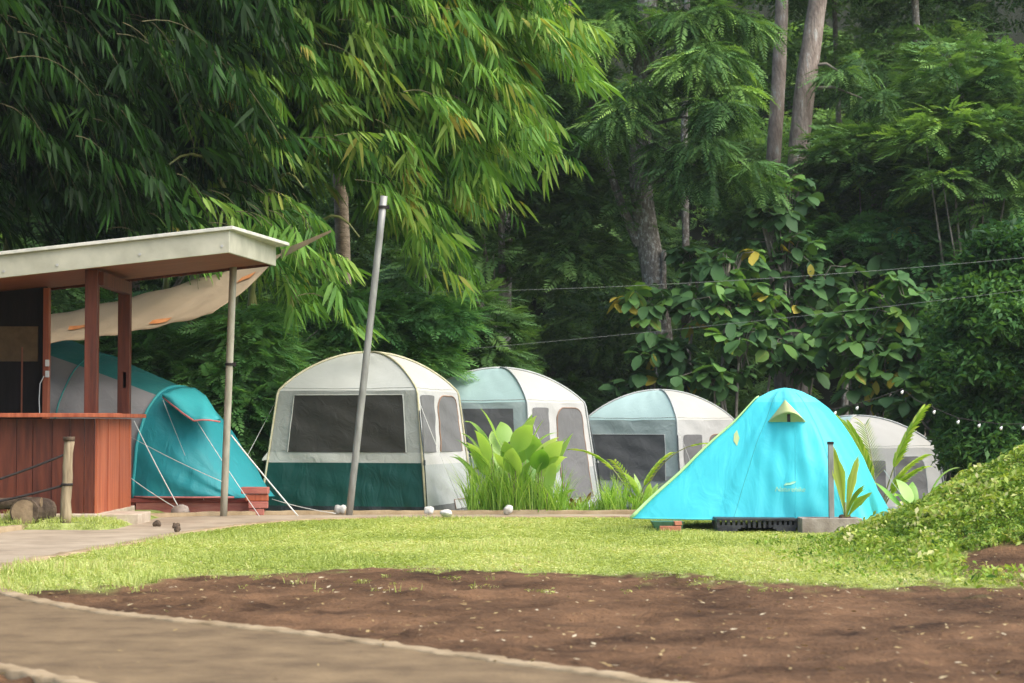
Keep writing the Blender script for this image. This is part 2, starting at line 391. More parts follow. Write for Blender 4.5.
UP_FAR = smooth_line([G(*p) for p in [(-190, 581), (-120, 552), (0, 533), (60, 527), (115, 521), (160, 518), (230, 516.2), (330, 515.8), (440, 515.6), (540, 515.2), (660, 515.4)]], 70)
LO_FAR = smooth_line([G(*p, .018) for p in [(-22, 581), (-4, 590), (40, 602), (100, 612), (200, 623), (300, 633), (400, 646), (500, 661), (600, 674), (700, 689), (1000, 735), (1400, 800)]], 90)
LO_NEAR = smooth_line([G(*p) for p in [(-300, 622), (-100, 655), (0, 669), (60, 682), (150, 703), (300, 740), (700, 820), (1500, 980)]], 90)
UP_POLY = np.concatenate([UP_NEAR, UP_FAR[::-1]])

def lawn_mask(x, y):
    yb = np.interp(x, [-4, -3.3, -2.85, -2.6, -1.73, 0, 1.78, 2.6, 3.7, 6, 12], [14.1, 14.4, 14.7, 15.9, 16.25, 16.1, 15.5, 14.85, 14.3, 14.1, 14.0])
    nz = (vnoise(x * 1.6, y * 1.6, 5) - .5) * 1.1 + (vnoise(x * 6, y * 6, 6) - .5) * 1.3 + (vnoise(x * 14, y * 11, 16) - .5) * .8
    g = sstep(-.30, .55, y - yb + nz * .75)
    e = ((x - 3.92) / .60) ** 2 + ((y - 15.55) / .55) ** 2 + (vnoise(x * 3, y * 3, 8) - .5) * 1.4
    g = g * sstep(.55, 1.15, e)
    e2 = ((x - 3.5) / 1.0) ** 2 + ((y - 26) / 3) ** 2
    g = g * (1 - .6 * sstep(27, 28.5, y))
    return g
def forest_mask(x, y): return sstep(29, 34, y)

xs = np.unique(np.concatenate([np.linspace(-70, -12, 26), np.linspace(-12, -5.5, 24), np.arange(-5.5, 7, .07), np.linspace(7, 14, 24), np.linspace(14, 70, 26)]))
ys = np.unique(np.concatenate([np.linspace(-40, 6, 14), np.linspace(6, 9, 12), np.arange(9, 29, .09), np.linspace(29, 60, 50), np.linspace(60, 110, 30)]))
X, Y = np.meshgrid(xs, ys); Z = gz(X, Y)
lm = lawn_mask(X, Y)
soil_b = ((vnoise(X * 2.1, Y * 2.1, 11) - .5) * .035 + (vnoise(X * 7, Y * 7, 12) - .5) * .035 + (vnoise(X * 15, Y * 15, 13) - .5) * .026)
Z = Z + soil_b * (1 - lm) * sstep(8.5, 9.5, Y) * (1 - sstep(27, 28, Y)) * (~in_poly(X, Y, np.concatenate([UP_NEAR, UP_FAR[::-1]]))) - .02 * (X < -3.2) * (Y < 27)
near_path = in_poly(X, Y, np.concatenate([LO_FAR, LO_NEAR[::-1]]))
Z = np.where(near_path, np.minimum(Z, -.004), Z)
nx, ny = len(xs), len(ys)
ii, jj = np.meshgrid(np.arange(nx - 1), np.arange(ny - 1)); a0 = (jj * nx + ii).ravel()
fi = np.stack([a0, a0 + 1, a0 + 1 + nx, a0 + nx], 1).ravel()
M['ground'], t_, b_ = new_mat('ground_soil_and_turf')
def nd(t, kind, **kw):
    n = t.nodes.new(kind)
    for k, v in kw.items(): n.inputs[k].default_value = v
    return n
tc = t_.nodes.new('ShaderNodeTexCoord'); n1 = nd(t_, 'ShaderNodeTexNoise', Scale=1.1, Detail=12, Roughness=.72); t_.links.new(tc.outputs['Object'], n1.inputs['Vector'])
r1 = t_.nodes.new('ShaderNodeValToRGB'); r1.color_ramp.elements[0].position = .36; r1.color_ramp.elements[1].position = .62
r1.color_ramp.elements[0].color = (.035, .018, .008, 1); r1.color_ramp.elements[1].color = (.155, .085, .042, 1); t_.links.new(n1.outputs[0], r1.inputs[0])
n2 = nd(t_, 'ShaderNodeTexNoise', Scale=9, Detail=6); t_.links.new(tc.outputs['Object'], n2.inputs['Vector'])
r2 = t_.nodes.new('ShaderNodeValToRGB'); r2.color_ramp.elements[0].position = .35; r2.color_ramp.elements[1].position = .65
r2.color_ramp.elements[0].color = (.16, .21, .04, 1); r2.color_ramp.elements[1].color = (.36, .40, .14, 1); t_.links.new(n2.outputs[0], r2.inputs[0])
at = t_.nodes.new('ShaderNodeAttribute'); at.attribute_name = 'tint'
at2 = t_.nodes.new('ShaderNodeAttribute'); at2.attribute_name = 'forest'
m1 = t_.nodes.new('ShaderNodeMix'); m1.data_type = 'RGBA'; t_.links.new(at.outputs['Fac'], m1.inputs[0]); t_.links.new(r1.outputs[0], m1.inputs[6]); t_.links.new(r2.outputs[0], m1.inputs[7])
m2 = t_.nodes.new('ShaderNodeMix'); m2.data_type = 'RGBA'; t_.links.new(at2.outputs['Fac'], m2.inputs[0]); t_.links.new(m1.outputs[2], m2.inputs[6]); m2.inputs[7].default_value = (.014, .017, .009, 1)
t_.links.new(m2.outputs[2], b_.inputs['Base Color']); b_.inputs['Roughness'].default_value = .95; b_.inputs['Specular IOR Level'].default_value = .15
n3 = nd(t_, 'ShaderNodeTexNoise', Scale=28, Detail=8); t_.links.new(tc.outputs['Object'], n3.inputs['Vector'])
bp = nd(t_, 'ShaderNodeBump', Strength=.8, Distance=.03); t_.links.new(n3.outputs[0], bp.inputs['Height']); t_.links.new(bp.outputs[0], b_.inputs['Normal'])
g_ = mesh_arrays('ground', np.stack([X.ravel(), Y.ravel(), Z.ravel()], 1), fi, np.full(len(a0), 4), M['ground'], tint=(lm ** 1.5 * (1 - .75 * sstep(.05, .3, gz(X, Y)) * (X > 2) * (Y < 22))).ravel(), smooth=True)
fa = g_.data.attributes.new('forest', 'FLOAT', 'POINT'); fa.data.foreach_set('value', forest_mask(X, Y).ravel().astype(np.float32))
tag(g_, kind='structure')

def strip(name, A, B, mat, dz, na=6):
    n = len(A); V = []
    for i in range(n):
        for k in range(na + 1):
            p = A[i] * (1 - k / na) + B[i] * (k / na)
            V.append((p[0], p[1], dz + .004 * vnoise(p[0] * 1.3, p[1] * 1.3, 21)))
    q = na + 1
    Fc = [(i * q + k, i * q + k + 1, (i + 1) * q + k + 1, (i + 1) * q + k) for i in range(n - 1) for k in range(na)]
    m = MB(); m.add(V, Fc); o = m.build(name, mat, origin=(0, 0, 0), smooth=True); return tag(o, kind='structure')
strip('path', UP_NEAR, UP_FAR, M['path_light'], .016)
lo = strip('path', LO_FAR, LO_NEAR, M['path'], .016)
m = MB(); m.add([(-14, 9.5, .008), (LO_NEAR[0][0] + .6, 10.2, .008), (-3.9, 14.2, .008), (-4.1, 15.6, .008), (-4.6, 20, .008), (-14, 20, .008)], [(0, 1, 2, 3, 4, 5)])
tag(m.build('path', M['path'], origin=(0, 0, 0)), kind='structure')
def kerb(line, wd=.15, h=.05, seed=0):
    m = MB(); n = len(line); T = np.gradient(line, axis=0); T /= np.linalg.norm(T, axis=1)[:, None]
    N = np.stack([-T[:, 1], T[:, 0]], 1); V = []
    for i in range(n):
        j = (vnoise(i * .31, seed, 4) - .5) * .04 + (vnoise(i * .9, seed, 5) - .5) * .02; hh = h + (vnoise(i * .8, seed, 9) - .5) * .012
        for s, z in ((-.5, -.03), (-.46, hh * .8), (-.32, hh), (.32, hh), (.46, hh * .8), (.5, -.03)):
            p = line[i] + N[i] * (s * wd + j); V.append((p[0], p[1], z))
    m.add(V, [(i * 6 + k, i * 6 + k + 1, (i + 1) * 6 + k + 1, (i + 1) * 6 + k) for i in range(n - 1) for k in range(5)])
    return tag(m.build('kerb', M['kerb'], origin=(0, 0, 0), smooth=True), kind='structure')
kerb(smooth_line(LO_FAR, 260), .14, .030, 1); kerb(smooth_line(LO_NEAR, 220), .13, .026, 2); kerb(smooth_line(UP_NEAR, 220), .14, .034, 3)
kerb(smooth_line(UP_FAR[20:], 120), .16, .07, 4)

# ------------------------------------------------------------------ lawn, ground cover, fallen leaves
NB = 190000
x = rng.uniform(-5, 6.5, NB); y = 14 + 13 * rng.random(NB) ** .85
keep = (lawn_mask(x, y) > rng.uniform(.12, .9, NB)) & ~in_poly(x, y, UP_POLY) & (y < np.interp(x, UP_NEAR[:, 0], UP_NEAR[:, 1]) - .02)
mound = (x > 2.3) & (gz(x, y) > .06)
keep &= ~(mound & (rng.random(NB) < .8))
keep |= (lawn_mask(x, y) < .5) & (y > 14.2) & (vnoise(x * 7, y * 7, 58) > .86) & (rng.random(NB) < .5)
x, y = x[keep], y[keep]
xe = rng.uniform(-8.5, -4.5, 9000); ye = rng.uniform(21.6, 24.2, 9000); ke = (gz(xe, ye) > .03) & (ye < 23.5) & (vnoise(xe * 3, ye * 3, 55) > .25)
x = np.concatenate([x, xe[ke]]); y = np.concatenate([y, ye[ke]]); n = len(x); strip_n = ke.sum()
L = Leaves()
hh = rng.uniform(.016, .042, n) * (1 + .9 * (vnoise(x * 1.5, y * 1.5, 31) > .66)) * np.where((x < -2.4) & (y < 16.6), 1.7, 1) * np.where((x < -4.4) & (y > 21.5), 2.0, 1)
tint = np.clip(rng.normal(.5, .2, n) + (vnoise(x * .9, y * .9, 33) - .5) * .5, 0, 1)
L.put(t_blade(), np.stack([x, y, gz(x, y) - .004], 1), frames(rng.uniform(0, 6.28, n), rng.normal(0, .25, n), rng.normal(0, .25, n)), hh, tint)
# the blades are slim; widen them relative to height through a second set of short broad ones
k = rng.random(n) < .55; x2, y2 = x[k] + rng.normal(0, .02, k.sum()), y[k] + rng.normal(0, .02, k.sum())
L.put(t_tuft(99, n=4, L=1.0, Wd=.45, spread=.8, updown=.5), np.stack([x2, y2, gz(x2, y2) + .012], 1), frames(rng.uniform(0, 6.28, k.sum()), rng.normal(0, .2, k.sum()), rng.normal(0, .2, k.sum())), rng.uniform(.014, .032, k.sum()), np.clip(tint[k] + .05, 0, 1))
tag(L.build('grass', M['lawnblade'], origin=(0, 0, 0)), kind='stuff')

NM = 42000
x = rng.uniform(2.2, 8, NM); y = rng.uniform(14, 20.5, NM); z = gz(x, y)
keep = (lawn_mask(x, y) > rng.uniform(.3, .9, NM)) & (z > rng.uniform(.0, .25, NM)) & (vnoise(x * 5, y * 5, 43) + .35 * vnoise(x * 13, y * 13, 44) > rng.uniform(.30, .5, NM)); x, y, z = x[keep], y[keep], z[keep]; n = len(x)
L = Leaves(); lump = vnoise(x * 3.2, y * 3.2, 41)
for q in range(4):
    s = np.arange(n) % 4 == q
    L.put(t_tuft(60 + q, n=7, L=.056, Wd=.026, spread=.085, updown=.6), np.stack([x, y, z + .01 + .06 * lump * rng.random(n)], 1)[s], frames(rng.uniform(0, 6.28, s.sum()), rng.normal(0, .3, s.sum()), rng.normal(0, .3, s.sum())), rng.uniform(.6, 1.1, s.sum()) * (.75 + .9 * lump[s] ** 2), np.clip(rng.normal(.5, .22, s.sum()) + (lump[s] - .5) * .5, 0, 1))
tag(L.build('ground_cover', M['cover'], origin=(0, 0, 0)), kind='stuff')

NL = 2300
x = rng.uniform(-3.5, 5.5, NL); y = 9 + 9 * rng.random(NL) ** 1.0
k = (lawn_mask(x, y) < .6) | (rng.random(NL) < .3); k &= ~in_poly(x, y, UP_POLY); k &= ~(in_poly(x, y, np.concatenate([LO_FAR, LO_NEAR[::-1]])) & (rng.random(NL) < .88)); x, y = x[k], y[k]; n = len(x)
L = Leaves(); lf = (np.array([[0, 0, 0], [.35, .22, .05], [1, 0, .1], [.35, -.22, .03]]), [(0, 1, 2, 3)])
L.put(lf, np.stack([x, y, gz(x, y) + .026], 1), frames(rng.uniform(0, 6.28, n), rng.normal(0, .15, n), rng.normal(0, .2, n)), rng.uniform(.014, .055, n), rng.random(n) ** 1.2)
tag(L.build('fallen_leaves', M['litter'], origin=(0, 0, 0)), kind='stuff')

# ------------------------------------------------------------------ the kiosk
A_ = lambda *p: np.array(p, float)
hut = thing('kiosk', (-6.2, 24.6, 0), 'open wooden kiosk with red plank counter and flat cream edged roof', 'kiosk')
M['black_room'] = noise_mat('unlit_room_wood', (.006, .004, .003), (.014, .009, .007), 3, .8, .2, 20, mapscale=(5, 5, .6))  # near-black colour paints in the darkness of the unlit room
YF, YB, XR, XL = 23.6, 25.7, -4.94, -9.6
MB().box(((XL + XR) / 2 - .02, 24.7, .03), (XR - XL + .12, 2.5, .25)).build('plinth', M['concrete'], hut, bevel=.015)
MB().box((-4.70, 24.2, .055), (.5, .8, .17)).build('step', M['concrete'], hut, bevel=.012)
m = MB(); x0 = XL; k = 0
while x0 < XR - .02:
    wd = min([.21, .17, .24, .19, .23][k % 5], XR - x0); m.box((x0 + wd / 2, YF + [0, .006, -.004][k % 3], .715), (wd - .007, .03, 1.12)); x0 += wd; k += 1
m.build('front_wall', M['wood'], hut)  # same planks in a darker copy: the front's shade is in the colour
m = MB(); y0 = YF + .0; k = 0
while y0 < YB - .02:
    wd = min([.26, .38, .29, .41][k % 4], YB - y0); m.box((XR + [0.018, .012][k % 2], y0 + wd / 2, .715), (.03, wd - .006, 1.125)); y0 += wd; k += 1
m.build('side_wall', M['plank'], hut)  # paler planks: light on this side is painted into the colour
MB().box(((XL + XR) / 2 + .06, 23.62, 1.315), (XR - XL + .42, .5, .05)).build('counter_top', M['plank'], hut, bevel=.006)
MB().box((XR - .06, 24.88, 1.316), (.5, 2.0, .048)).build('counter_top', M['plank'], hut, bevel=.006)
def post(px0, px1, Yp, zt, mat, z0=1.34):
    xa, xb = W(px0, 300, Yp)[0], W(px1, 300, Yp)[0]
    MB().box(((xa + xb) / 2, Yp, (z0 + zt) / 2), (xb - xa, .13, zt - z0)).build('post', mat, hut, bevel=.006)
C0 = W(229, 252.5, 23.0); C1 = W(276, 266, 25.8); slope = (C0[2] - W(0, 280, 23.4)[2]) / (C0[0] - W(0, 280, 23.4)[0])
zs = lambda x: C0[2] + (x - C0[0]) * slope
L0 = A_(-10.2, 23.4, zs(-10.2)); L1 = L0 + (C1 - C0)
post(86, 98.5, 23.7, zs(-4.95) + .03, M['wood']); post(119, 131, 25.55, zs(-4.95) + .03, M['wood'])
post(44.5, 50, 25.6, zs(-5.8) + .03, M['plank'], .16)
MB().box((-4.93, 24.6, zs(-4.93) - .075), (.11, 1.76, .16)).build('beam', M['wood'], hut, bevel=.005)
MB().box((-4.96, 25.56, zs(-4.9) - 1.25), (.04, .15, .2)).build('bracket', M['dark_wood'], hut)
# back room, its lack of light painted as near-black walls
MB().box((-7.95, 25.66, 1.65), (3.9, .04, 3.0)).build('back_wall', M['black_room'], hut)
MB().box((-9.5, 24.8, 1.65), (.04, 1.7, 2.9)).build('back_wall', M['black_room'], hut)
p0 = W(-18, 343.5, 25.5); MB().box((p0[0] + .25, 25.62, p0[2]), (.88, .03, .45)).build('notice_board', M['board'], hut)
p0 = W(20, 380, 25.5); MB().box((p0[0], 25.6, p0[2]), (.018, .02, .85)).build('trim_strip', M['soffit'], hut)
for yy in (363, 374):
    p0 = W(47, yy, 25.5); MB().box((p0[0], 25.515, p0[2]), (.05, .03, .085)).build('socket', M['white_plastic'], hut, bevel=.006)
p0 = W(44, 376, 25.48); MB().tube([p0, p0 + A_(-.05, 0, -.1), p0 + A_(-.06, 0, -.3), p0 + A_(-.05, 0, -.5)], .006, 6).build('cable', M['white_plastic'], hut)
# roof > fascia boards, soffit, sheet
FH = .262
roof = MB()
e = A_(0, 0, FH)
Rr = C1 + A_(.16, 0, 0); Rf = C0 + A_(.03, 0, 0)
top = [L0 + e + A_(0, -.05, 0), C0 + e + A_(.05, -.05, .0), C1 + e + A_(.17, .04, 0), L1 + e + A_(0, .04, 0)]
roof.hexa([p + A_(0, 0, .004) for p in top] + [p + A_(0, 0, .045) for p in top])
rf = roof.build('roof', M['roof'], hut, bevel=.006)
def board(P, Q, name, t=.04, n=None, sub=rf, mat='fascia', h=FH, h2=None):
    d = (Q - P); d = A_(d[0], d[1], 0); d /= np.linalg.norm(d); nn = A_(-d[1], d[0], 0) * t
    h2 = h2 or h
    MB().hexa([P, Q, Q + nn, P + nn, P + A_(0, 0, h), Q + A_(0, 0, h2), Q + nn + A_(0, 0, h2), P + nn + A_(0, 0, h)]).build(name, M[mat], sub, bevel=.004)
board(L0, C0, 'fascia'); board(C0 + A_(.003, 0.003, 0), C1, 'fascia')
board(C1 + A_(-.04, .003, 0), L1, 'back_board', mat='wood')
s0 = A_(0, 0, .035)
MB().hexa([L0 + A_(0, .05, .03), C0 + A_(-.045, .05, .03), C1 + A_(-.045, -.04, .03), L1 + A_(0, -.04, .03)] + [L0 + A_(0, .05, .06), C0 + A_(-.045, .05, .06), C1 + A_(-.045, -.04, .06), L1 + A_(0, -.04, .06)]).build('soffit', M['soffit'], rf)
for px, py in ((139, 254), (222, 246), (6, 272), (60, 266)):
    q = W(px, py, 23.0 if px > 100 else 23.25); q[1] = 23.0 + (C0[0] - q[0]) * (.4 / 6.93)
    MB().tube([q + A_(0, -.012, 0), q + A_(0, .012, 0)], .016, 10).build('bolt_head', M['screw'], rf)

# ------------------------------------------------------------------ tarpaulin behind the kiosk
TL, TR, BL, BR = W(36, 318, 28.3), W(284, 252, 27.0), W(36, 344, 27.0), W(212, 314, 26.5)
def tarpf(u, v):
    top = TL * (1 - u) + TR * u; bot = BL * (1 - u) + BR * u
    p = top * (1 - v) + bot * v
    p = p + A_(0, 0, -.07 * math.sin(math.pi * u) * (1 - .2 * v) - .05 * math.sin(math.pi * v)) + A_(0, 0, .012 * math.sin(u * 31 + v * 9))
    return p
ta = thing('tarpaulin', (TL + TR) / 2 * A_(1, 1, 0) + A_(0, 0, 2.2), 'sagging beige tarpaulin stretched behind the kiosk posts', 'tarpaulin')
MB().grid(tarpf, 40, 10).build('sheet', M['tarp'], ta, smooth=True, solid=.006)
e0, e1 = W(281, 254, 26.9), W(331, 231, 26.2)
MB().hexa([e0 + A_(0, 0, -.06), e1 + A_(0, 0, -.015), e1 + A_(0, .02, -.015), e0 + A_(0, .02, -.06), e0 + A_(0, 0, .05), e1 + A_(0, 0, .015), e1 + A_(0, .02, .015), e0 + A_(0, .02, .05)]).build('strap', M['tarp'], ta)
m = MB()
for u_, v_, l_ in ((.16, .45, .12), (.62, .8, .1), (.9, .25, .06)):
    MB().grid(lambda a, b: tarpf(min(1, u_ + a * l_), v_ + b * .10) + A_(0, -.02, .012), 6, 2).build('patch', M['rust'], ta, smooth=True)

# ------------------------------------------------------------------ metal poles
def pole(name, p0, p1, r, mat, label, sleeve=True):
    t = thing(name, p0, label, 'pole')
    P0, P1 = np.array(p0), np.array(p1)
    MB().tube([P0 + (P1 - P0) * k / 8 for k in range(9)], r, 14).build('shaft', mat, t, smooth=True)
    for f in sleeve:
        c = P0 + (P1 - P0) * f; MB().tube([c - A_(0, 0, .018), c + A_(0, 0, .018)], r * 1.28, 12).build('clamp', M['rope_dark'], t)
        MB().box(c + A_(r * 1.5, -.01, 0), (.03, .03, .05)).build('bolt', M['rope_dark'], t)
    return t
pa, pb = W(223.5, 516, 25.9), W(233.5, 262, 25.7); pa[2] = 0
pole('metal_pole', pa, pb, .047, M['pipe_pale'], 'straight metal pole standing between the kiosk and the teal tent', sleeve=(.6,))
qa, qb = W(349, 514.5, 26.2), W(384, 196, 26.0); qa[2] = 0
pole('metal_pole', qa, qb, .047, M['pipe'], 'tall leaning grey metal pole in front of the green skirted tent', sleeve=(.965,))

# ------------------------------------------------------------------ rope fence post and logs
t = thing('rope_post', (W(66, 521, 22.9)[0], 22.9, .07), 'short weathered log post holding two dark ropes beside the kiosk', 'post')
b0 = A_(W(65, 521, 22.9)[0], 22.9, .04); b1 = W(69, 441, 22.9)
MB().tube([b0 + (b1 - b0) * k / 7 + A_(.006 * math.sin(k * 2), 0, 0) for k in range(8)], [.072, .066, .06, .062, .057, .055, .058], 12, jitter=.04).build('shaft', M['post'], t, smooth=True)
MB().tube([b1, b1 + A_(0, 0, .05)], [.066, .07], 12).build('cap', M['log'], t, smooth=True)
c = b0 + (b1 - b0) * .49; MB().tube([c - A_(0, 0, .014), c + A_(0, 0, .014)], .07, 12).build('rope_wrap', M['rope_dark'], t, smooth=True)
def rope(P, Q, sag, n=12): return [P + (Q - P) * k / n + A_(0, 0, -4 * sag * (k / n) * (1 - k / n)) for k in range(n + 1)]
for (x_, y_, z_, f) in ((-60, 497, .0, .86), (-60, 511, 0, .49)):
    MB().tube(rope(W(x_, y_, 22.6), b0 + (b1 - b0) * f, .03), .016, 6).build('rope', M['rope_dark'], t, smooth=True)
l0 = W(24, 518.5, 22.75)
t = thing('log', (l0[0], 23.0, .1), 'short round log lying end on in the grass before the kiosk', 'log')
MB().tube([A_(l0[0], 22.75, .205), A_(l0[0] + .02, 23.0, .205), A_(l0[0] + .12, 23.3, .2)], [.165, .16, .15], 18, jitter=.03).build('bark', M['log'], t)
MB().tube([A_(l0[0], 22.742, .205), A_(l0[0], 22.752, .205)], .145, 18).build('cut_end', M['log_end'], t)
t = thing('log', (-6.0, 22.95, .37), 'dark log resting across the top of the round log', 'log')
la, lb = W(-70, 505, 22.9), W(41, 502.5, 22.9)
MB().tube([la + (lb - la) * k / 6 + A_(0, 0, .01 * math.sin(k * 3)) for k in range(7)], [.075, .07, .072, .066, .07], 12, jitter=.05).build('bark', M['log'], t, smooth=True)
MB().tube([lb, lb + A_(.008, 0, 0)], .06, 12).build('cut_end', M['log_end'], t)

# ------------------------------------------------------------------ teal tunnel tent on the red deck
M['teal'] = cloth_mat('teal_cloth', (.04, .40, .43), (.03, .33, .37), .5, .35, .6, 5, (1, 1, .5))
M['teal_light'] = cloth_mat('light_teal_cloth', (.07, .52, .52), (.05, .44, .46), .5, .3, .3, 5)
M['teal_dark'] = cloth_mat('dark_teal_cloth', (.04, .26, .24), (.03, .21, .2), .55, .15, .5, 5)
M['grey_fly'] = cloth_mat('grey_cloth', (.42, .40, .39), (.34, .33, .32), .55, .3, .5, 4)
M['pink_trim'] = noise_mat('pink_trim', (.45, .13, .12), (.55, .2, .18), 8, .7, 0)
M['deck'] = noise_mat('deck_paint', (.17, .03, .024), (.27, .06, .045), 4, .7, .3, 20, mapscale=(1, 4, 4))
M['deck_lit'] = noise_mat('deck_paint_lit', (.30, .09, .07), (.40, .15, .11), 4, .7, .3, 20, mapscale=(1, 4, 4))  # paler copy of the deck paint with the light on it painted in
dk = thing('deck', (-4.4, 27.3, 0), 'low dark red timber deck under the teal tent', 'deck')
MB().box((-5.08, 27.6, .2), (3.2, 2.4, .055)).build('deck_boards', M['deck'], dk, bevel=.01)
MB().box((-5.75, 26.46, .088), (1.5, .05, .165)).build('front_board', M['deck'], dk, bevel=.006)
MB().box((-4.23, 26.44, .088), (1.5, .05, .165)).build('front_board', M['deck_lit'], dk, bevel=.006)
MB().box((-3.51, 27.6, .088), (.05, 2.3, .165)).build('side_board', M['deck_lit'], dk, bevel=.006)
for k in range(4): MB().box((-6.4 + k * .98, 28.55, .088), (.1, .1, .17)).build('foot', M['deck'], dk)

S0 = A_(-6.9, 28.6, 0); Aar = A_(-4.58, 27.35, 0); TIP = A_(-3.42, 26.72, 0); dirn = (TIP - S0) / np.linalg.norm(TIP - S0); Nn = A_(-dirn[1], dirn[0], 0); ZB = .235
def section(s):
    """s 0..1 body, 1..2 front bell"""
    if s <= 1: c = S0 + (Aar - S0) * s; wd = 1.3 - .35 * s; h = 2.35 - .87 * s ** 1.1
    else:
        q = s - 1; c = Aar + (TIP - Aar) * q; h = float(np.interp(q, [0, .12, .3, .5, .62, .8, 1], [1.48, 1.43, 1.2, .88, .68, .36, .0])); wd = float(np.interp(q, [0, .3, .6, .85, 1], [.95, .93, .80, .58, .42]))
    return c, wd, h
def tun(s, f, off=0):
    c, wd, h = section(s); ph = math.pi * f
    cs, sn = math.cos(ph), math.sin(ph)
    r_ = abs(cs) ** .9 * (1 if cs >= 0 else -1)
    fold = (.022 * math.sin(f * 52 + s * 7) + .01 * math.sin(f * 23 - s * 15)) * (min(1, (s - 1) * 3) if s > 1 else .4) + .01 * math.sin(s * 23)
    return c - Nn * (wd + off + fold) * r_ + A_(0, 0, ZB + (h + off) * sn ** (.85 if s <= 1 else min(1.0, .85 + (s - 1))))
tt = thing('tunnel_tent', (-4.6, 27.4, ZB), 'teal and grey tunnel tent with hooded door behind the kiosk', 'tent')
MB().grid(lambda u, v: tun(u, v * .36), 40, 16).build('lower_fly', M['grey_fly'], tt, smooth=True)
MB().grid(lambda u, v: tun(u, .36 + v * .64), 40, 30).build('upper_fly', M['teal_dark'], tt, smooth=True)
MB().grid(lambda u, v: tun(1 + u * .999, v), 40, 48).build('front_bell', M['teal'], tt, smooth=True)
MB().tube([tun(1.0, k / 30, .015) for k in range(31)], .022, 8).build('arch_pole', M['teal_light'], tt, smooth=True)
MB().tube([tun(0.5, k / 30, .01) for k in range(31)], .012, 8).build('arch_pole', M['teal_dark'], tt, smooth=True)
ht = [(163, 396.5, 26.75), (172, 390, 26.85), (183, 386.5, 27.1), (195, 388, 27.2), (206, 396, 27.1), (213, 407, 26.95), (220, 420, 26.6)]
hb = [(163, 396.8, 26.7), (173, 405, 26.55), (183, 413, 26.4), (194, 420.5, 26.3), (203, 419.5, 26.3), (211, 420, 26.35), (220, 421.5, 26.55)]
def hood(u, v):
    k = u * 6; i = min(5, int(k)); f = k - i
    a = W(*ht[i]) * (1 - f) + W(*ht[i + 1]) * f; b = W(*hb[i]) * (1 - f) + W(*hb[i + 1]) * f
    return a * (1 - v) + b * v + A_(0, -.07 * math.sin(math.pi * v) - .01, .03 * math.sin(math.pi * v))
hd = MB().grid(hood, 24, 8).build('door_hood', M['teal_light'], tt, smooth=True, solid=.008)
MB().tube([hood(k / 24, 1) + A_(0, -.004, -.004) for k in range(25)], .012, 6).build('piping', M['pink_trim'], hd, smooth=True)
MB().tube([tun(1 + k / 20 * .99, .0, .012) + A_(0, 0, .012) for k in range(21)], .014, 6).build('piping', M['pink_trim'], tt, smooth=True)
def guy(par, a, b, r=.0075, mat='rope_white', sag=.02): MB().tube(rope(np.array(a), np.array(b), sag, 8), r * .62, 5).build('guy_line', M[mat], par, smooth=True)
guy(tt, W(134, 421, 26.45), A_(W(180, 503, 26.0)[0], 26.0, .1), .012); guy(tt, W(131, 437, 26.5), W(222, 481.5, 25.8), .007)
guy(tt, W(120, 470, 26.3), A_(W(179, 502, 26.0)[0], 26.0, .1), .009); guy(tt, W(195, 418, 26.4), A_(W(260, 516, 25.9)[0], 25.9, .01), .008)
guy(tt, W(163, 400, 26.6), W(204, 500, 26.3), .004)
guy(tt, W(272, 499, 26.5), A_(W(336, 513, 26)[0], 26.0, .05), .008)
sk = thing('stone', (W(180, 507, 26)[0], 26.0, 0), 'rough stone tied to the guy line of the teal tent', 'stone')

def rock_mesh(c, r, seed, squash=.75):
    m = MB(); n1, n2 = 12, 8
    def f(u, v):
        th = 2 * math.pi * u; ph = math.pi * v
        d = A_(math.cos(th) * math.sin(ph), math.sin(th) * math.sin(ph), -math.cos(ph))
        q = 1 + .9 * (float(vnoise(np.array([d[0] * 1.7 + seed]), np.array([d[1] * 1.7 + d[2] * 1.3]), seed)[0]) - .5)
        return np.array(c) + d * A_(r, r * .85, r * squash) * q
    return m.grid(f, n1, n2)
rock_mesh((W(180, 507, 26)[0], 26.0, .07), .11, 3).build('rock', M['concrete_dark'], sk, smooth=True)
for i, (px, py, rr, lb) in enumerate([(340.5, 513.5, .075, 'pale stone at the foot of the leaning metal pole'), (428.5, 514.5, .075, 'round pale stone before the corner of the green skirted tent'), (445, 517.5, .085, 'flat pale stone just right of the round one before the tent'), (508, 514, .07, 'pale stone on the kerb before the tall grass clump')]):
    p = G(px, py + 2.5); o = rock_mesh((p[0], p[1], .085), rr * .95, 11 + i, .5 if i == 2 else .8).build('stone', M['stone'], smooth=True)
    tag(o, lb, 'stone', 'stones along the kerb')
for i, (px, py) in enumerate([(157, 527), (176, 529), (177, 533)]):
    p = G(px, py + 1); m = rock_mesh((p[0], p[1], .05), .045, 31 + i, .8); o = m.build('seed_pod', M['log'], smooth=True)
    tag(o, ['leftmost of the three brown seed pods on the pale path', 'middle brown seed pod of three on the pale path', 'brown seed pod closest to the lawn edge on the pale path'][i], 'seed pod', 'seed pods on the path')
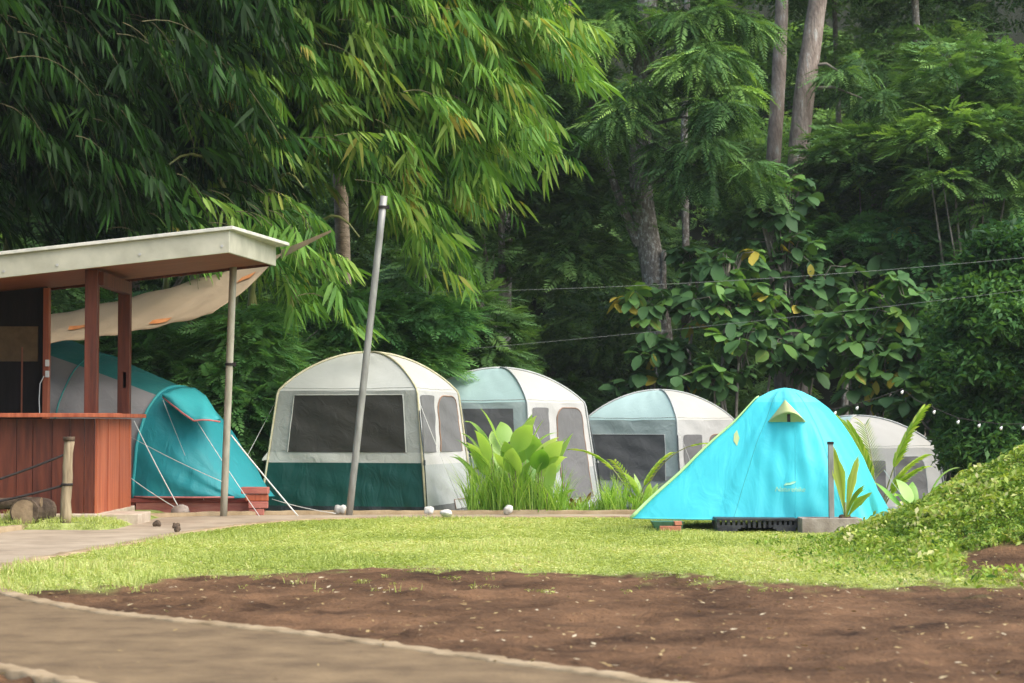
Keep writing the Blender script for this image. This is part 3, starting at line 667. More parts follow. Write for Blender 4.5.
# stacked timber blocks
tb = [(-3.36, 26.3, .055, .20, .14, 0, ''), (-3.34, 26.28, .15, .26, .12, 0.1, ''), (-3.36, 26.3, .245, .30, .12, .05, ''), (-3.38, 26.28, .34, .36, .13, -.06, '')]
lbs = ['lowest worn red timber block of the small stack by the deck', 'timber block laid crosswise second from the ground beside the deck', 'timber block third from the ground in the stack beside the deck', 'topmost weathered timber block of the small stack beside the deck']
for (x_, y_, z_, a_, b_, r_, _), lb in zip(tb, lbs):
    tag(MB().box((x_, y_, z_), (a_, b_, .09), rz=r_).build('timber_block', M['deck_lit'] if lb != lbs[2] else M['plank'], bevel=.012), lb, 'timber block', 'timber blocks stacked by the deck')

# ------------------------------------------------------------------ cabin tents
M['c_roof_grey'] = cloth_mat('roof_cloth_grey', (.58, .60, .54), (.52, .54, .48), .55, .3, .25, 3)
M['c_roof_cream'] = cloth_mat('roof_cloth_cream', (.64, .63, .57), (.60, .59, .53), .55, .3, .2, 3)
M['c_roof_aqua'] = cloth_mat('roof_cloth_aqua', (.56, .76, .72), (.50, .70, .67), .55, .3, .2, 3)
M['c_aqua'] = cloth_mat('wall_cloth_aqua', (.60, .71, .67), (.55, .66, .62), .6, .25, .4, 5)
M['c_grey'] = cloth_mat('wall_cloth_grey', (.34, .36, .32), (.29, .31, .27), .6, .2, .5, 6)
M['c_white'] = cloth_mat('wall_cloth_white', (.62, .62, .58), (.58, .58, .55), .6, .25, .3, 5)
M['c_band'] = cloth_mat('band_cloth', (.46, .48, .42), (.40, .42, .37), .6, .2, .5, 6)
M['c_green'] = cloth_mat('skirt_green', (.003, .058, .045), (.002, .045, .036), .5, .1, .5, 6, (1, 1, .4))
M['c_pale'] = cloth_mat('skirt_grey', (.46, .49, .47), (.40, .43, .41), .6, .2, .4, 6)
M['c_dark'] = cloth_mat('mud_flap', (.16, .165, .16), (.10, .105, .10), .7, .05, .5, 8)
M['c_black'] = cloth_mat('mud_flap_black', (.012, .02, .022), (.01, .015, .016), .7, .0, .5, 8)
M['mesh_dark'] = cloth_mat('window_mesh_dark', (.034, .034, .026), (.024, .024, .019), .6, .05, .35, 5)
M['mesh_grey'] = cloth_mat('window_mesh_grey', (.19, .19, .185), (.15, .15, .147), .6, .1, .35, 5)
M['trim_yellow'] = noise_mat('seam_tape', (.36, .34, .20), (.48, .45, .3), 6, .7, 0)
M['trim_grey'] = noise_mat('pole_sleeve', (.34, .36, .34), (.46, .48, .45), 6, .7, 0)
M['trim_orange'] = noise_mat('zip_tape', (.20, .12, .08), (.32, .2, .13), 6, .7, 0)
M['pole_black'] = noise_mat('tent_pole', (.02, .03, .03), (.05, .06, .06), 6, .4, 0, metal=.3)

def cabin(cx, cy, theta, sc, label, pal, wins, seed=0, gzv=None):
    base_z = gz1(cx, cy) if gzv is None else gzv
    t = thing('cabin_tent', (cx, cy, base_z), label, 'tent', 'dome roofed cabin tents in a row')
    R0 = 1.68 * sc; ZW = 1.72 * sc; ZP = 2.27 * sc
    an = [R(theta) + k * math.pi / 2 for k in range(4)]          # 0 = nearest corner C, 1 = right B, 2 = far D, 3 = left A
    cor = lambda k, r: A_(cx + r * math.cos(an[k % 4]), cy + r * math.sin(an[k % 4]), 0)
    def rz(z):                                                  # radius of the wall at height z
        q = z / ZW; return R0 * (1 - .16 * q)
    RK = R0 * .84
    side_c = {'front': (3, 0), 'right': (0, 1), 'back': (1, 2), 'left': (2, 3)}
    ph = seed * 1.7
    def wall(side, u, z, off=0.0, fold=1.0):
        a, b = side_c[side]; P = cor(a, rz(z)) * (1 - u) + cor(b, rz(z)) * u
        mid = (cor(a, 1) + cor(b, 1)) / 2 - A_(cx, cy, 0); nrm = mid / np.linalg.norm(mid)
        edge = min(1, 8 * u * (1 - u))
        sag = -.05 * 4 * u * (1 - u) * math.sin(math.pi * min(1, z / ZW))
        wr = fold * edge * (.010 * math.sin(u * 46 + ph + 2 * math.sin(z * 3)) * max(0, 1 - z / (.8 * sc)) + .006 * math.sin(u * 17 + z * 9 + ph) + .005 * math.sin(z * 21 + u * 11))
        return P + nrm * (off + sag + wr) + A_(0, 0, base_z + z)
    def roofp(side, u, q, off=0.0):
        """q 0 knee .. 1 peak"""
        a, b = side_c[side]; r = RK * (1 - q) ; zz = ZW + (ZP - ZW) * max(0, 1 - (1 - q) ** 2) ** .92
        P = cor(a, r) * (1 - u) + cor(b, r) * u
        c0 = A_(cx, cy, 0) * 1; 
        if r < 1e-6: P = A_(cx, cy, 0)
        s = 4 * u * (1 - u)
        mid = (cor(a, 1) + cor(b, 1)) / 2 - c0; nrm = mid / np.linalg.norm(mid)
        return P + nrm * (-.02 * s * math.sin(math.pi * q)) + A_(0, 0, base_z + zz + off - .035 * s * math.sin(math.pi * min(1, q * 1.2 + .1)) + .004 * math.sin(u * 23 + q * 14 + ph) * s)
    def patch(name, side, u0, u1, z0, z1, mat, par=t, off=0, nu=48, nv=14, rnd=0):
        def f(u, v):
            uu = u0 + (u1 - u0) * u; e_ = max(0, (abs(2 * u - 1) - .45) / .55)
            zt = z1 - rnd * (1 - math.sqrt(max(0, 1 - e_ * e_)))
            return wall(side, uu, z0 + (zt - z0) * v, off)
        o = MB().grid(f, nu, nv).build(name, mat, par, smooth=True); return o, f
    for sd in ('front', 'right', 'back', 'left'):
        P_ = pal[sd if sd in pal else 'back']
        MB().grid(lambda u, v: roofp(sd, u, v), 30, 18).build('roof_panel', M[P_['roof']], t, smooth=True)
        for (nm, z0, z1, mt) in P_['bands']:
            patch(nm, sd, 0, 1, z0 * sc, z1 * sc, M[mt])
        # eave tape
        MB().tube([roofp(sd, k / 20, .03, .002) for k in range(21)], .004, 5).build('seam', M['c_band'], t, smooth=True)
    for (sd, u0, u1, z0, z1, mt, rnd, trim) in wins:
        o, f = patch('window', sd, u0, u1, z0 * sc, z1 * sc, M[mt], off=.012, nu=30, nv=16, rnd=rnd)
        if trim:
            pth = [f(0, k / 12) for k in range(13)] + [f(k / 24, 1) for k in range(1, 25)] + [f(1, 1 - k / 12) for k in range(1, 13)]
            MB().tube(pth, .009, 5, cap=False).build('zip', M[trim], o, smooth=True)
    for k in range(4):
        sd = ['front', 'right', 'back', 'left'][k]
        pth = [wall(sd, 1.0, z, .0, 0) + (cor([0, 1, 2, 3][k], .02) - A_(cx, cy, 0)) * 1 for z in np.linspace(0.02, ZW * .97, 10)]
        pth += [roofp(sd, 1.0, q, .014) for q in np.linspace(.0, 1, 14)]
        MB().tube(pth, .016 * sc, 6).build('pole_sleeve', M[pal['tape']], t, smooth=True)
    # outside leg pole on the right corner
    Bc = cor(1, 1) - A_(cx, cy, 0)
    for k, (zz0, zz1) in ((1, (.05, 1.72)), (0, (.05, 1.55))):
        D = cor(k, 1) - A_(cx, cy, 0)
        p0 = A_(cx, cy, base_z + .03) + D * (R0 + .05); p1 = A_(cx, cy, base_z + zz1 * sc * .93) + D * (rz(zz1 * sc * .93) + .03)
        MB().tube([p0, (p0 + p1) / 2 + D * .03, p1], .010, 6).build('leg_pole', M['pole_black'], t, smooth=True)
        MB().box((p0 + p1) / 2 + D * .03, (.03, .03, .07)).build('clip', M['pole_black'], t)
    # little loops at the wall corners
    for k in (3, 1):
        D = cor(k, 1) - A_(cx, cy, 0); q = A_(cx, cy, base_z + .8 * sc) + D * rz(.8 * sc)
        MB().add([q + A_(0, 0, .1), q + A_(0, 0, -.03), q + D * .11 + A_(0, 0, -.045), q + D * .10 + A_(0, 0, -.01)], [(0, 1, 2, 3)]).build('corner_flap', M['c_band'], t, solid=.004)
    D = cor(0, 1) - A_(cx, cy, 0)
    kn = A_(cx, cy, base_z + 1.6 * sc) + D * (rz(1.6 * sc) + .02)
    for e_ in (cor(1, .55) - A_(cx, cy, 0),):
        guy(t, kn, A_(kn[0], kn[1], base_z + .01) + D * .35 + e_ * 1.0, .006)
    vt = patch('vent_cover', 'right', .62, .93, .06 * sc, .19 * sc, M['c_pale'], off=.014, nu=12, nv=6)
    MB().tube([vt[1](0, 0), vt[1](0, 1), vt[1](1, 1), vt[1](1, 0)], .006, 5, cap=False).build('zip', M['trim_orange'], vt[0], smooth=True)
    return t, wall
back_b = {'roof': 'c_roof_cream', 'bands': [('mud_flap', 0, .14, 'c_dark'), ('skirt', .14, .70, 'c_pale'), ('wall', .70, 1.72, 'c_white')]}
pal1 = {'tape': 'trim_yellow', 'back': back_b,
        'front': {'roof': 'c_roof_grey', 'bands': [('mud_flap', 0, .14, 'c_black'), ('skirt', .14, .73, 'c_green'), ('band', .73, .87, 'c_band'), ('wall', .87, 1.72, 'c_grey')]},
        'right': back_b}
aq = {'roof': 'c_roof_aqua', 'bands': [('mud_flap', 0, .14, 'c_dark'), ('skirt', .14, .70, 'c_pale'), ('wall', .70, 1.72, 'c_aqua')]}
pal2 = {'tape': 'trim_grey', 'back': back_b, 'front': aq, 'right': back_b}
c1 = A_(-2.02, 28.35)
def ctr(px, Yc): return W(px, 400, Yc)[0], Yc
x_, y_ = ctr(370.5, 28.35)
_, wf = cabin(x_, y_, -59.5, 1.0, 'grey cabin tent with dark green skirt and wide front window', pal1,
      [('front', .115, .90, .875, 1.66, 'mesh_dark', .0, 'c_band'), ('right', .07, .40, .87, 1.66, 'mesh_grey', .02, None), ('right', .50, .93, .87, 1.66, 'mesh_grey', .12, 'trim_orange')], 1)
x_, y_ = ctr(500.5, 31.8)
cabin(x_, y_, -73, 1.0, 'white cabin tent with aqua roof rising behind the broad leaved plant', pal2,
      [('front', .12, .88, .87, 1.62, 'mesh_grey', .0, None), ('right', .08, .36, .40, 1.64, 'mesh_grey', .02, None), ('right', .50, .92, .22, 1.64, 'mesh_grey', .14, 'trim_orange')], 2)
x_, y_ = ctr(660, 38.0)
cabin(x_, y_, -82, 1.02, 'smaller looking aqua and white cabin tent half hidden by the bright blue tent', pal2,
      [('front', .05, .87, .62, 1.45, 'mesh_grey', .0, 'trim_grey'), ('right', .10, .42, .62, 1.45, 'mesh_grey', .02, None), ('right', .54, .93, .4, 1.45, 'mesh_grey', .14, 'trim_orange')], 3)
x_, y_ = ctr(856, 35.5)
cabin(x_, y_, -110, 1.0, 'white cabin tent at the far right behind the young palm', pal2,
      [('front', .10, .88, .80, 1.555, 'mesh_grey', .0, None), ('right', .32, .45, .80, 1.5, 'mesh_grey', .02, None), ('right', .54, .85, .80, 1.57, 'mesh_grey', .22, 'trim_grey')], 4)

# ------------------------------------------------------------------ bright blue dome tent
M['cyan'] = cloth_mat('cyan_cloth', (.09, .70, .78), (.08, .72, .80), .45, .3, .5, 2.4, (1.4, 1.4, .5))
M['cyan_pale'] = cloth_mat('pale_cyan_cloth', (.12, .70, .76), (.16, .76, .82), .45, .25, .2, 4)
M['lime'] = cloth_mat('lime_cloth', (.62, .70, .34), (.56, .65, .28), .6, .3, .2, 5)
M['lime_trim'] = noise_mat('lime_trim', (.36, .62, .24), (.46, .70, .3), 5, .6, 0)
M['logo'] = noise_mat('logo_print', (.28, .62, .42), (.34, .66, .42), 5, .6, 0)
bx, by = W(785, 450, 23.2)[0], 23.2
BZ, BH = .135, 1.50
plan = [(-1.80, -.35), (-.6, -.72), (.80, -.92), (1.40, .85), (.9, 1.15), (-.5, 1.2), (-1.1, .6)]
def planR(psi):
    d = (math.cos(psi), math.sin(psi)); best = 9
    for i in range(len(plan)):
        (x1, y1), (x2, y2) = plan[i], plan[(i + 1) % len(plan)]
        ex, ey = x2 - x1, y2 - y1; den = d[0] * ey - d[1] * ex
        if abs(den) < 1e-9: continue
        tt_ = (x1 * ey - y1 * ex) / den; uu = (x1 * d[1] - y1 * d[0]) / den
        if tt_ > 0 and -1e-6 <= uu <= 1 + 1e-6: best = min(best, tt_)
    return best
ZT = [0, .1, .25, .45, .6, .73, .84, .92, .97, .99, 1.0]
FR = [1, .955, .885, .765, .655, .54, .415, .29, .17, .09, 0]
FL = [1, .91, .775, .60, .46, .335, .245, .18, .10, .05, 0]
def blue(psi, t, off=0):
    """t 0 base .. 1 apex"""
    q = max(0.0, -math.cos(psi - .19)) ** 1.3
    z = t ** .8 if t > 0 else 0
    z = 1 - (1 - t) ** 1.35
    f = float(np.interp(z, ZT, FR)) * (1 - q) + float(np.interp(z, ZT, FL)) * q
    # rounded corners above the base
    r = planR(psi); rs = np.mean([planR(psi + a) for a in (-.5, -.25, 0, .25, .5)]); k = min(1, z * 1.6) * (1 - q)
    r = r * (1 - k) + rs * k
    fold = 0.008 * math.sin(psi * 23 + 3 * z) * (1 - z) + .006 * math.sin(psi * 9 + z * 17) + .012 * math.sin(z * 9 + psi * 4) * (1 - z)
    r = r * f + (fold if z < .96 else fold * (1 - z) / .04) + off
    return A_(bx + r * math.cos(psi), by + r * math.sin(psi), BZ + (BH + off) * z)
bt = thing('dome_tent', (bx, by, BZ), 'bright cyan dome tent with small lime vent hood, closest tent on the lawn', 'tent')
NPSI = 160
ps = [2 * math.pi * k / NPSI for k in range(NPSI + 1)]
fly_mb = MB().grid(lambda u, v: blue(2 * math.pi * u, v * .80), NPSI, 60)
fl = fly_mb.build('fly', M['cyan'], bt, smooth=True)
top_mb = MB().grid(lambda u, v: blue(2 * math.pi * u, .80 + v * .2), NPSI, 18)
top_mb.build('top_panel', M['cyan_pale'], bt, smooth=True)
allv = fly_mb.v + top_mb.v; o_ = len(fly_mb.v)
bvh = BVHTree.FromPolygons(allv, fly_mb.f + [tuple(i + o_ for i in f) for f in top_mb.f])
def on_tent(x, z, off=.01):
    h = bvh.ray_cast(Vector((x, by - 6, z)), Vector((0, 1, 0)))
    if h[0] is None: return A_(x, by - .5, z)
    return np.array(h[0]) + A_(0, -off, 0)
psl = math.atan2(-.35, -1.80)
MB().tube([blue(psl, k / 30 * .86, .008) for k in range(31)], [.022, .014, .008], 6).build('piping', M['lime_trim'], bt, smooth=True)
psr = math.atan2(-.92, .80)
MB().tube([on_tent(bx + .0 + .004 * k, BZ + .03 + k * .075, .001) for k in range(14)], .003, 5).build('seam', M['cyan'], bt, smooth=True)
MB().tube([blue(2 * math.pi * k / NPSI, 0, .006) for k in range(NPSI + 1)], .010, 6, cap=False).build('hem', M['cyan_pale'], bt, smooth=True)
# vent hood: peak and arched lip
def at_px(px, py, off=.01):
    q = W(px, py, 22.6); 
    for _ in range(4):
        h = on_tent(q[0], q[2], off); q = W(px, py, h[1])
    return h
for sq in (-1.02, -2.35):
    MB().tube([blue(sq, k / 40 * .9, .001) for k in range(41)], .0035, 5).build('seam', M['teal_light'], bt, smooth=True)
vp = at_px(785, 400, .01); vl = at_px(768, 422, .01); vr = at_px(806, 422, .01)
def vent(u, v):
    lip = vl * (1 - u) + vr * u; s = math.sin(math.pi * u)
    lip = lip + A_(0, -.20 * s, .11 * s)
    return vp * (1 - v) + lip * v + A_(0, -.02 * math.sin(math.pi * v), 0)
vh = MB().grid(vent, 16, 8).build('vent_hood', M['lime'], bt, smooth=True, solid=.006)
MB().grid(lambda u, v: (vl * (1 - u) + vr * u) + A_(0, -.03 - .1 * math.sin(math.pi * u) * v, .11 * math.sin(math.pi * u) * v), 12, 4).build('vent_mesh', M['lime'], vh, smooth=True)
p_ = (vl + vr) / 2; MB().box(p_ + A_(.0, -.15, .045), (.035, .02, .09)).build('vent_strut', M['rope_dark'], vh)
def patch_px(pts, name, mat, off=.008):
    P = [at_px(a, b, off) for a, b in pts]; m_ = MB(); c_ = sum(P) / len(P)
    m_.add([c_] + P, [(0, i + 1, (i + 1) % len(P) + 1) for i in range(len(P))]); return m_.build(name, M[mat], bt)
patch_px([(737, 430), (739.5, 438), (737, 446), (733.5, 441), (734, 434)], 'tab', 'lime')
# the printed emblem: a low peak over a word
patch_px([(783.5, 485.5), (786, 482.8), (790, 482.6), (792.5, 481.4), (796.5, 481.4), (794.5, 483.2), (791, 484.6)], 'emblem', 'logo')
cu = bpy.data.curves.new('brand_word', 'FONT'); cu.body = 'Naturehike'; cu.size = .10; cu.shear = .35; cu.space_character = .95
to = bpy.data.objects.new('brand_word', cu); COL.objects.link(to); bpy.context.view_layer.update()
tm = bpy.data.meshes.new_from_object(to.evaluated_get(bpy.context.evaluated_depsgraph_get())); bpy.data.objects.remove(to)
vx = np.array([v.co[:] for v in tm.vertices]); vx[:, 0] -= vx[:, 0].mean(); base = at_px(791, 489.5)
sx = .33 / np.ptp(vx[:, 0])
m_ = MB(); m_.add([on_tent(base[0] + v[0] * sx, base[2] + (v[1] - .03) * sx, .006) for v in vx], [tuple(p.vertices) for p in tm.polygons]); m_.build('lettering', M['logo'], bt)
# inner tent floor so the fly stands on something
inner = MB().grid(lambda u, v: A_(bx + (blue(2 * math.pi * u, 0)[0] - bx) * v * .97, by + (blue(2 * math.pi * u, 0)[1] - by) * v * .97, BZ + .006), NPSI, 2).build('groundsheet', M['c_dark'], bt)
guy(bt, W(884, 470, 23.6), A_(W(925, 520, 24.2)[0], 24.2, 0), .005)

# crates and trays the tent stands on
def crate(cx, cy, wd, dp, h, mat, label, z0=0.0, slots=True):
    t = thing('plastic_crate', (cx, cy, z0), label, 'crate', 'plastic crates under the blue tent')
    m = MB(); th = .018
    m.hexa([(cx - wd / 2, cy - dp / 2, z0 + h - .02), (cx + wd / 2, cy - dp / 2, z0 + h - .02), (cx + wd / 2, cy + dp / 2, z0 + h - .02), (cx - wd / 2, cy + dp / 2, z0 + h - .02)] + [(cx - wd / 2, cy - dp / 2, z0 + h), (cx + wd / 2, cy - dp / 2, z0 + h), (cx + wd / 2, cy + dp / 2, z0 + h), (cx - wd / 2, cy + dp / 2, z0 + h)])
    m.build('base', mat, t, bevel=.004)
    m = MB(); n = 15; s = wd / n
    for sy in (-1, 1):
        y_ = cy + sy * (dp / 2 - th / 2)
        for k in range(n + 1):
            m.box((cx - wd / 2 + k * s, y_, z0 + h * .62), (s * .55, th, h * .5))
        m.box((cx, y_ - sy * -.002, z0 + h * .22 + (0)), (wd, th * .9, h * .34)) if sy > 0 else None
        if sy < 0:
            for k in range(24):
                u0 = -1 + 2 * k / 24; u1 = -1 + 2 * (k + 1) / 24; um = (u0 + u1) / 2
                low = .02 + max(0, .62 * (1 - (um / .55) ** 2)) * h * .9 if abs(um) < .55 else 0.004
                top = h * .55
                if top > low + .004: m.box((cx + um * wd / 2, y_, z0 + (low + top) / 2), (wd / 24 + .001, th * .92, top - low))
    m.box((cx - wd / 2 + .01, cy, z0 + h * .5), (th, dp - .04, h * .95)); m.box((cx + wd / 2 - .01, cy, z0 + h * .5), (th, dp - .04, h * .95))
    m.build('side_wall', mat, t)
    m = MB(); m.box((cx, cy - dp / 2 - .006, z0 + h - .012), (wd + .03, .022, .026)); m.box((cx - wd / 2 - .006, cy, z0 + h - .012), (.02, dp, .026)); m.box((cx + wd / 2 + .006, cy, z0 + h - .012), (.02, dp, .026)); m.build('rim', mat, t, bevel=.003)
    return t
crate(W(757, 525, 22.15)[0], 22.42, .86, .55, .165, M['black_plastic'], 'wide black slotted crate upturned under the front of the blue tent')
crate(W(795, 525, 23)[0] + .15, 23.3, .9, .55, .13, M['black_plastic'], 'black crate deeper under the blue tent behind the planter')
M['green_plastic'] = noise_mat('green_plastic', (.03, .09, .05), (.05, .13, .07), 8, .5, .1)
M['terracotta'] = noise_mat('terracotta', (.30, .10, .06), (.42, .17, .1), 8, .8, .3)
tx, ty = W(668, 526, 22.35)[0], 22.4
t = thing('planter_tray', (tx, ty, 0), 'small dark green tray with a reddish brick inside under the tent corner', 'tray')
m = MB(); m.hexa([(tx - .13, ty - .1, .0), (tx + .15, ty - .1, .0), (tx + .15, ty + .1, .0), (tx - .13, ty + .1, 0), (tx - .19, ty - .13, .125), (tx + .17, ty - .13, .125), (tx + .17, ty + .13, .125), (tx - .19, ty + .13, .125)]); m.build('tray', M['green_plastic'], t, bevel=.008)
MB().box((tx + .02, ty - .12, .045), (.24, .05, .06)).build('brick', M['terracotta'], t, bevel=.006)
MB().box((tx + .1, ty - .1, .105), (.09, .08, .045), rz=.3).build('brick', M['terracotta'], t, bevel=.006)

# planter with post and sprouting coconut
bxp = W(832, 525, 21.85)[0]
t = thing('planter_box', (bxp, 22.0, 0), 'low weathered concrete planter box before the blue tent', 'planter')
m = MB()
m.box((bxp, 21.87, .085), (.66, .07, .19)).box((bxp, 22.17, .085), (.66, .07, .19)).box((bxp - .30, 22.02, .085), (.06, .24, .188)).box((bxp + .30, 22.02, .085), (.06, .24, .188))
m.build('box', M['concrete_dark'], t, bevel=.008)
M['soilmat'] = noise_mat('potting_soil', (.03, .02, .012), (.07, .045, .03), 15, .95, .5)
MB().box((bxp, 22.02, .08), (.55, .24, .14)).build('soil', M['soilmat'], t)
pp = W(831, 444, 22.0)
t = thing('wooden_stake', (pp[0], 22.0, .15), 'upright grey wooden stake standing in the concrete planter', 'stake')
MB().hexa([(pp[0] - .028, 21.98, .1), (pp[0] + .03, 21.98, .1), (pp[0] + .03, 22.03, .1), (pp[0] - .028, 22.03, .1), (pp[0] - .034, 21.98, pp[2]), (pp[0] + .024, 21.98, pp[2]), (pp[0] + .024, 22.03, pp[2]), (pp[0] - .034, 22.03, pp[2])]).build('shaft', M['pipe'], t, bevel=.005)
MB().box((pp[0] - .005, 22.005, pp[2] + .012), (.065, .06, .03)).build('cap', M['rope_dark'], t)

# ------------------------------------------------------------------ leafy plants by code
def ribbon(m, T, base, az, L, Wd, el0, bend, prof, n=9, fold=.25, roll=0, tint=.5, ripple=0):
    """one long leaf as a folded ribbon: starts at elevation el0 and bends over by 'bend' radians"""
    p = np.array(base, float); side = A_(-math.sin(az), math.cos(az), 0); h = A_(math.cos(az), math.sin(az), 0)
    V = []; ds = L / n
    for i in range(n + 1):
        t = i / n; e = el0 - bend * t * t; d = h * math.cos(e) + A_(0, 0, math.sin(e)); nn = np.cross(d, side)
        sd_ = side * math.cos(roll) + nn * math.sin(roll); wv = Wd / 2 * prof(t)
        up = np.cross(sd_, d); lift = fold * wv + ripple * math.sin(t * 30) * wv
        V += [p + sd_ * wv + up * lift, p.copy(), p - sd_ * wv + up * (fold * wv)]
        p = p + d * ds
    o = len(m.v)
    m.v.extend([tuple(q) for q in V]); T.extend([tint, tint - .08, tint] * (n + 1))
    for i in range(n):
        a = o + i * 3; b = a + 3
        m.f += [(a, a + 1, b + 1, b), (a + 1, a + 2, b + 2, b + 1)]
def build_t(m, T, name, mat, parent):
    V = np.array(m.v); idx = np.concatenate([np.array(f) for f in m.f]); sz = np.array([len(f) for f in m.f])
    return mesh_arrays(name, V, idx, sz, mat, parent, tint=np.clip(np.array(T), 0, 1), smooth=True)
PB = lambda t: (math.sin(math.pi * min(1, .04 + t) ** .9) ** .75 if t < .97 else .04) * (1 if t > .22 else max(.06, (t / .22) ** 1.4))
PG = lambda t: (1 - t) ** .7 * min(1, .4 + 2 * t)
def broad_plant(px, py, Yp, n, L, Wd, h, label, mat='lush', spread=.35, name='broad_leaf_plant', z0=None, group=None):
    q = W(px, py, Yp); g0 = gz1(q[0], Yp) if z0 is None else z0
    t = thing(name, (q[0], Yp, g0), label, 'plant', group)
    mS = MB()
    for i in range(n):
        az = rng.uniform(0, 2 * math.pi); rr = abs(rng.normal(0, spread * .5)); hh_ = h * rng.uniform(.35, 1.0)
        b = A_(q[0] + rr * math.cos(az), Yp + rr * math.sin(az), g0)
        lean = rng.uniform(.05, .25)
        tp = b + A_(math.cos(az) * hh_ * lean, math.sin(az) * hh_ * lean, hh_)
        MB().tube([b, (b + tp) / 2 + A_(0, 0, .02), tp], [.012, .006], 5).build('stalk', M['culm'], t, smooth=True)
        m = MB(); T = []
        ribbon(m, T, tp - A_(0, 0, .04), az + rng.normal(0, .5), L * rng.uniform(.75, 1.15), Wd * rng.uniform(.8, 1.2), rng.uniform(.7, 1.35), rng.uniform(.5, 1.5), PB, 10, .22, rng.normal(0, .3), float(np.clip(rng.normal(.5, .22), 0, 1)))
        build_t(m, T, 'leaf', M[mat], t)
    return t
broad_plant(507, 500, 27.0, 30, .62, .25, .95, 'lush plant with broad pale green leaves before the white aqua tent', spread=.34)
broad_plant(535, 500, 26.9, 18, .58, .23, .66, 'lower broad leaved plant leaning right beside the tall grass', spread=.34)
def grass_clump(px0, px1, Yp, n, h, label, mat='tallgrass', dp=.5, wd=.014, name='grass_clump'):
    xa, xb = W(px0, 500, Yp)[0], W(px1, 500, Yp)[0]; t = thing(name, ((xa + xb) / 2, Yp, gz1((xa + xb) / 2, Yp)), label, 'plant', 'grass clumps behind the kerb')
    m = MB(); T = []
    for i in range(n):
        x_ = rng.uniform(xa, xb); y_ = Yp + rng.uniform(-dp / 2, dp / 2)
        ribbon(m, T, (x_, y_, gz1(x_, y_) - .01), rng.uniform(0, 6.28), h * rng.uniform(.45, 1.1), wd * rng.uniform(.8, 1.5), rng.uniform(1.0, 1.5), rng.uniform(.3, 1.7), PG, 6, .15, 0, float(np.clip(rng.normal(.5, .25), 0, 1)))
    build_t(m, T, 'blades', M[mat], t); return t
grass_clump(468, 520, 26.75, 560, .88, 'tall bright grass clump at the corner of the green skirted tent')
grass_clump(512, 565, 26.75, 520, .74, 'tall bright grass clump under the broad leaved plant', )
grass_clump(560, 606, 26.85, 260, .34, 'short grass clump below the red brown leaves')
grass_clump(604, 625, 26.8, 260, .62, 'narrow upright grass clump left of the arching seedling')
grass_clump(630, 668, 26.8, 260, .42, 'grass clump hidden partly by the left tip of the blue tent')
broad_plant(578, 500, 27.1, 9, .22, .08, .18, 'small plant with faded red brown leaves between the grass clumps', mat='redleaf', spread=.3, name='red_leaf_plant')
broad_plant(645, 500, 26.95, 13, .48, .13, .22, 'light green leafy plant right of the narrow grass', spread=.2)
broad_plant(548, 505, 27.1, 9, .34, .10, .25, 'yellowish green leafy plant at the foot of the white aqua tent', mat='palm', spread=.3)

def palm_plant(px, py, Yp, fr, label, z0=None, name='young_palm', mat='palm'):
    """fr: list of (azimuth, length, elevation, bend, pairs, leaflet length)"""
    q = W(px, py, Yp); g0 = gz1(q[0], Yp) if z0 is None else z0
    t = thing(name, (q[0], Yp, g0), label, 'palm')
    for (az, L_, el, bend, npair, ll, stemf) in fr:
        mS = MB(); m = MB(); T = []
        p = A_(q[0], Yp, g0); h = A_(math.cos(az), math.sin(az), 0); side = A_(-math.sin(az), math.cos(az), 0); path = [p.copy()]; n = 16
        for i in range(n):
            t_ = (i + 1) / n; e = el - bend * t_ ** 1.7; d = h * math.cos(e) + A_(0, 0, math.sin(e)); p = p + d * L_ / n; path.append(p.copy())
        mS.tube(path, [.012, .008, .003], 5)
        for k in range(npair):
            s = stemf + (1 - stemf) * (k / npair); i = min(n - 1, int(s * n)); f = s * n - i; b = path[i] * (1 - f) + path[i + 1] * f; d = path[i + 1] - path[i]; d /= np.linalg.norm(d)
            for sg in (1, -1):
                a_ = .55 + .25 * (1 - s); dd = d * math.cos(a_) + side * sg * math.sin(a_); az2 = math.atan2(dd[1], dd[0]); el2 = math.asin(max(-1, min(1, dd[2])))
                ribbon(m, T, b, az2, ll * (1 - .45 * s) * rng.uniform(.85, 1.1), .042, el2, .9, lambda t: min(1, .3 + 3 * t) * (1 - t) ** .5, 5, .25, sg * .5, float(np.clip(rng.normal(.5, .2), 0, 1)))
        f_ = mS.build('stem', M['culm'], t, smooth=True); build_t(m, T, 'frond', M[mat], t)
    return t
palm_plant(878, 470, 25.2, [(.2, 1.55, 1.30, .35, 22, .34, .45), (.1, 1.05, 1.25, .8, 20, .28, .4), (2.9, 1.35, 1.38, .4, 20, .36, .4), (3.4, 1.3, 1.45, .5, 20, .34, .4), (-.6, .95, 1.15, .8, 18, .26, .4), (1.8, 1.3, 1.4, .4, 20, .34, .4)], 'young coconut palm with yellow green fronds right of the blue tent')
palm_plant(636, 500, 26.9, [(2.9, 1.35, 1.25, 1.2, 12, .26, .5), (.2, 1.0, 1.35, .8, 10, .24, .4), (-.2, 1.7, 1.25, 1.5, 8, .2, .72), (2.2, .9, 1.3, .8, 10, .24, .4)], 'arching palm seedling between the aqua tents left of the blue tent')
broad_plant(914, 500, 22.6, 7, .55, .16, .32, 'small plant with three broad pale leaves behind the mound', spread=.12, z0=gz1(W(914, 500, 20.6)[0], 20.6))
